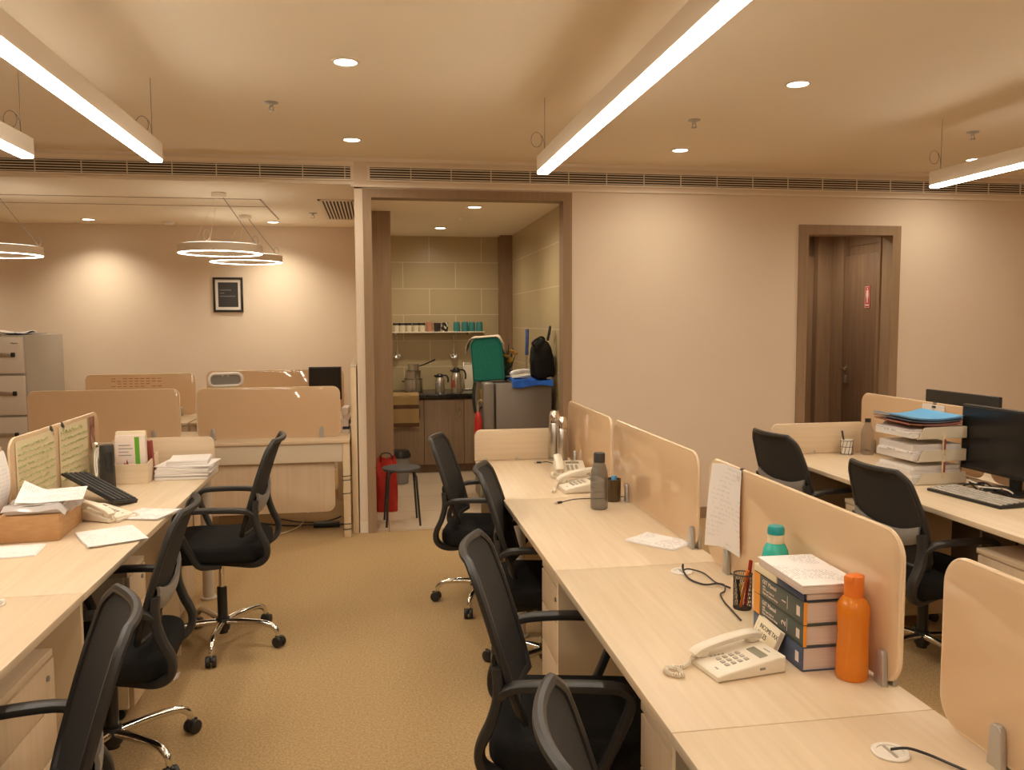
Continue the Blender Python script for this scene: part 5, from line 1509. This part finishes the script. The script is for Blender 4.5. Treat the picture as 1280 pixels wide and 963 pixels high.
b = MB(); b.surf(lambda u, v: Vector((-.03+.06*u, -.025+.05*v, .006+.012*math.sin(5*u+2)*math.sin(6*v+1)**2+.010*u*v)), 10, 10, .001); b.done('scrap', 'paper', t)
# faint writing on the rear screen
t = thing('handwritten_note', 'faint reddish lines written on the rear glass screen of the left bay', 'note', (-2.40, 8.0430, 1.05))
b = MB()
for k in range(4):
    for j in range(9):
        if random.random() < .8: b.box(.05*j, .05*j+.036, -.0006, 0, .035-.024*k, .040-.024*k)
b.done('writing', 'red_brown', t, False)

# ------------------------------------------------------------------ things on the right row
t = thing('clear_bottle', 'clear plastic water bottle with black cap in the corner of the right row', 'bottle', (3.055, 4.72, ZD))
b = MB(); b.lathe([(0, 0), (.036, 0), (.039, .006), (.039, .13), (.036, .155), (.020, .190), (.016, .205), (0, .205)], n=32); b.done('bottle_body', 'clear', t)
b = MB(); b.lathe([(0, .2055), (.018, .2055), (.018, .228), (0, .229)], n=24); b.done('cap', 'black', t)
t = thing('pen_cup', 'wire pen cup with white lining on the right row desk', 'pen holder', (2.93, 4.745, ZD))
b = MB(); b.lathe([(0, .001), (.034, .001), (.036, .095), (.0335, .095), (.032, .006), (0, .006)], n=24); b.done('cup_lining', 'white', t)
b = MB()
for zz in (.006, .05, .088): b.tube([(.0375*math.cos(a), .0375*math.sin(a), zz) for a in [i*2*math.pi/20 for i in range(20)]], .0016, 5, closed=True)
for k in range(10): b.tube([(.037*math.cos(k*.628), .037*math.sin(k*.628), .002), (.0375*math.cos(k*.628+.5), .0375*math.sin(k*.628+.5), .09)], .0014, 5)
b.done('wire_frame', 'black', t)
t = thing('pen', 'black pen leaning out of the right row pen cup', 'pen', (2.925, 4.745, ZD+.010), rot=(0, math.radians(-12), 0))
b = MB(); b.cyl((0, 0), .005, .008, .10, 10); b.cyl((0, 0), .001, .0, .008, 8, r2=.005); b.done('barrel', 'black', t)
b = MB(); b.cyl((0, 0), .006, .1005, .145, 10, bev=.001); b.done('cap', 'dark_cap', t)
# file trays
t = thing('file_tray_tower', 'beige three tier document tray heaped with papers on the right row', 'file tray', (2.866, 3.93, ZD), 3)
for k in range(3):
    z = .002+.118*k
    b = MB()
    b.box(-.155, .135, -.155, .155, z, z+.004)
    for s in (-1, 1):
        b.prism([(-.150, z+.004), (.135, z+.004), (.135, z+.060), (-.115, z+.060), (-.128, z+.050)], s*.155-.002, s*.155+.002, 'XZ', bev=.0008)
    b.box(.131, .135, -.155, .155, z, z+.060)
    b.done('tray', 'cream_metal', t, False)
for s in (-1, 1):
    for k in range(2):
        z = .062+.118*k
        b = MB(); b.box(-.008, .008, s*.158-.004, s*.158+.004, z-.03, z+.085, .002); b.done('riser', 'cream', t)
        b = MB(); b.box(-.005, .005, s*.1635-.0012, s*.1635+.0012, z+.002, z+.056); b.done('riser_slot', 'maroon', t)
def heap(z, layers, label, rz=3):
    return pile('paper_stack', label, 'papers', (2.855, 3.93, ZD+z), rz, layers, 'papers in the file trays')
heap(.0062, [(-.16, .14, -.145, .145, .030, 'paper_grey', 0), (-.17, .13, -.14, .14, .014, 'paper', 2), (-.165, .13, -.14, .14, .024, 'paper_grey', -2), (-.15, .13, -.13, .13, .020, 'paper', 1)], 'grey paper heap in the lowest file tray')
heap(.1242, [(-.16, .14, -.145, .145, .036, 'paper_grey', 0), (-.165, .12, -.13, .13, .012, 'print', 3), (-.15, .13, -.14, .14, .034, 'paper_grey', -2)], 'white paper heap in the middle file tray')
heap(.2422, [(-.17, .14, -.145, .145, .022, 'paper', 0), (-.175, .13, -.14, .14, .010, 'print', -2), (-.17, .12, -.13, .14, .012, 'paper_grey', 2)], 'paper heap in the top file tray below the folders')
def folder(z, label, mt, rz, bend, w_=.31, l_=.30):
    t = thing('card_folder', label, 'folder', (2.855, 3.94, ZD+z), rz, 'card folders on the file trays')
    b = MB(); b.surf(lambda u, v: Vector((-w_/2-.02+w_*u, -l_/2+l_*v, .002+bend*(abs(u-.5)*2)**2*(.6+.4*v))), 14, 8, .0018); b.done('card', mt, t)
    b = MB(); b.surf(lambda u, v: Vector((-w_/2-.014+w_*.97*u, -l_/2+.006+l_*.95*v, .0065+bend*(abs(u-.5)*2)**2*(.6+.4*v))), 14, 8, .0032); b.done('contents', 'paper', t)
    b = MB(); b.surf(lambda u, v: Vector((-w_/2-.02+w_*u, -l_/2+l_*v, .0095+bend*(abs(u-.5)*2)**2*(.6+.4*v))), 14, 8, .0018); b.done('flap', mt, t)
    return t
folder(.302, 'rust red card folder under the blue folders on the file trays', 'red_brown', 0, .014)
folder(.3155, 'dark navy card folder just below the bright blue one', 'navy', 4, .018)
folder(.3295, 'bright blue card folder on top of the file trays', 'blue_folder', 6, .020)
t = thing('notice_sheet', 'white sheet clipped on the right row screen above the blue folder', 'paper', (3.1415, 4.22, 1.115))
b = MB(); b.surf(lambda u, v: Vector((-.001-.002*math.sin(3*v), -.09+.19*u, .0-.20*v)), 6, 8, .0011); b.done('sheet', 'print_z', t)
t = thing('binder_clip', 'black binder clip above the white sheet on the right row screen', 'clip', (3.1495, 4.22, 1.115))
b = MB(); b.prism([(-.013, -.020), (.013, -.020), (.0035, .012), (-.0035, .012)], -.016, .016, 'XZ', bev=.001); b.done('clip_body', 'black', t)
b = MB(); b.tube([(-.0135, -.009, -.018), (-.0145, -.006, -.04), (-.0145, .006, -.04), (-.0135, .009, -.018)], .001, 5); b.done('clip_wire', 'steel', t)
t = thing('keyboard', 'grey keyed computer keyboard in front of the black monitor at the right edge', 'keyboard', (2.795, 3.445, ZD), rot=(0, 0, math.radians(6)), group='computer keyboards')
keyboard(t, .44, .15, 'black', 'keygrey', .022)
t = thing('cable_tangle', 'tangle of black and white cables between the file trays and the monitor', 'cables', (2.94, 3.62, ZD))
for k in range(5):
    b = MB()
    pts = [(random.uniform(-.08, .05), .10-.06*q+random.uniform(-.03, .03), .006+random.uniform(0, .035)) for q in range(6)]
    b.tube(pts, .004, 6, sub=5); b.done('cable', 'white' if k == 3 else 'black', t)
t = thing('cable_drop', 'black cables hanging from the right row desk above the drawer pedestal', 'cables', (2.93, 3.14, 0))
for k in range(2):
    b = MB(); b.tube([(-.02*k, .06*k, .724), (-.05, .08+.05*k, .60), (.02, .12+.05*k, .45), (.05, .10, .25), (.0, .08*k, .06), (.05, -.1, .006)], .006, 6, sub=5); b.done('cable', 'black', t)
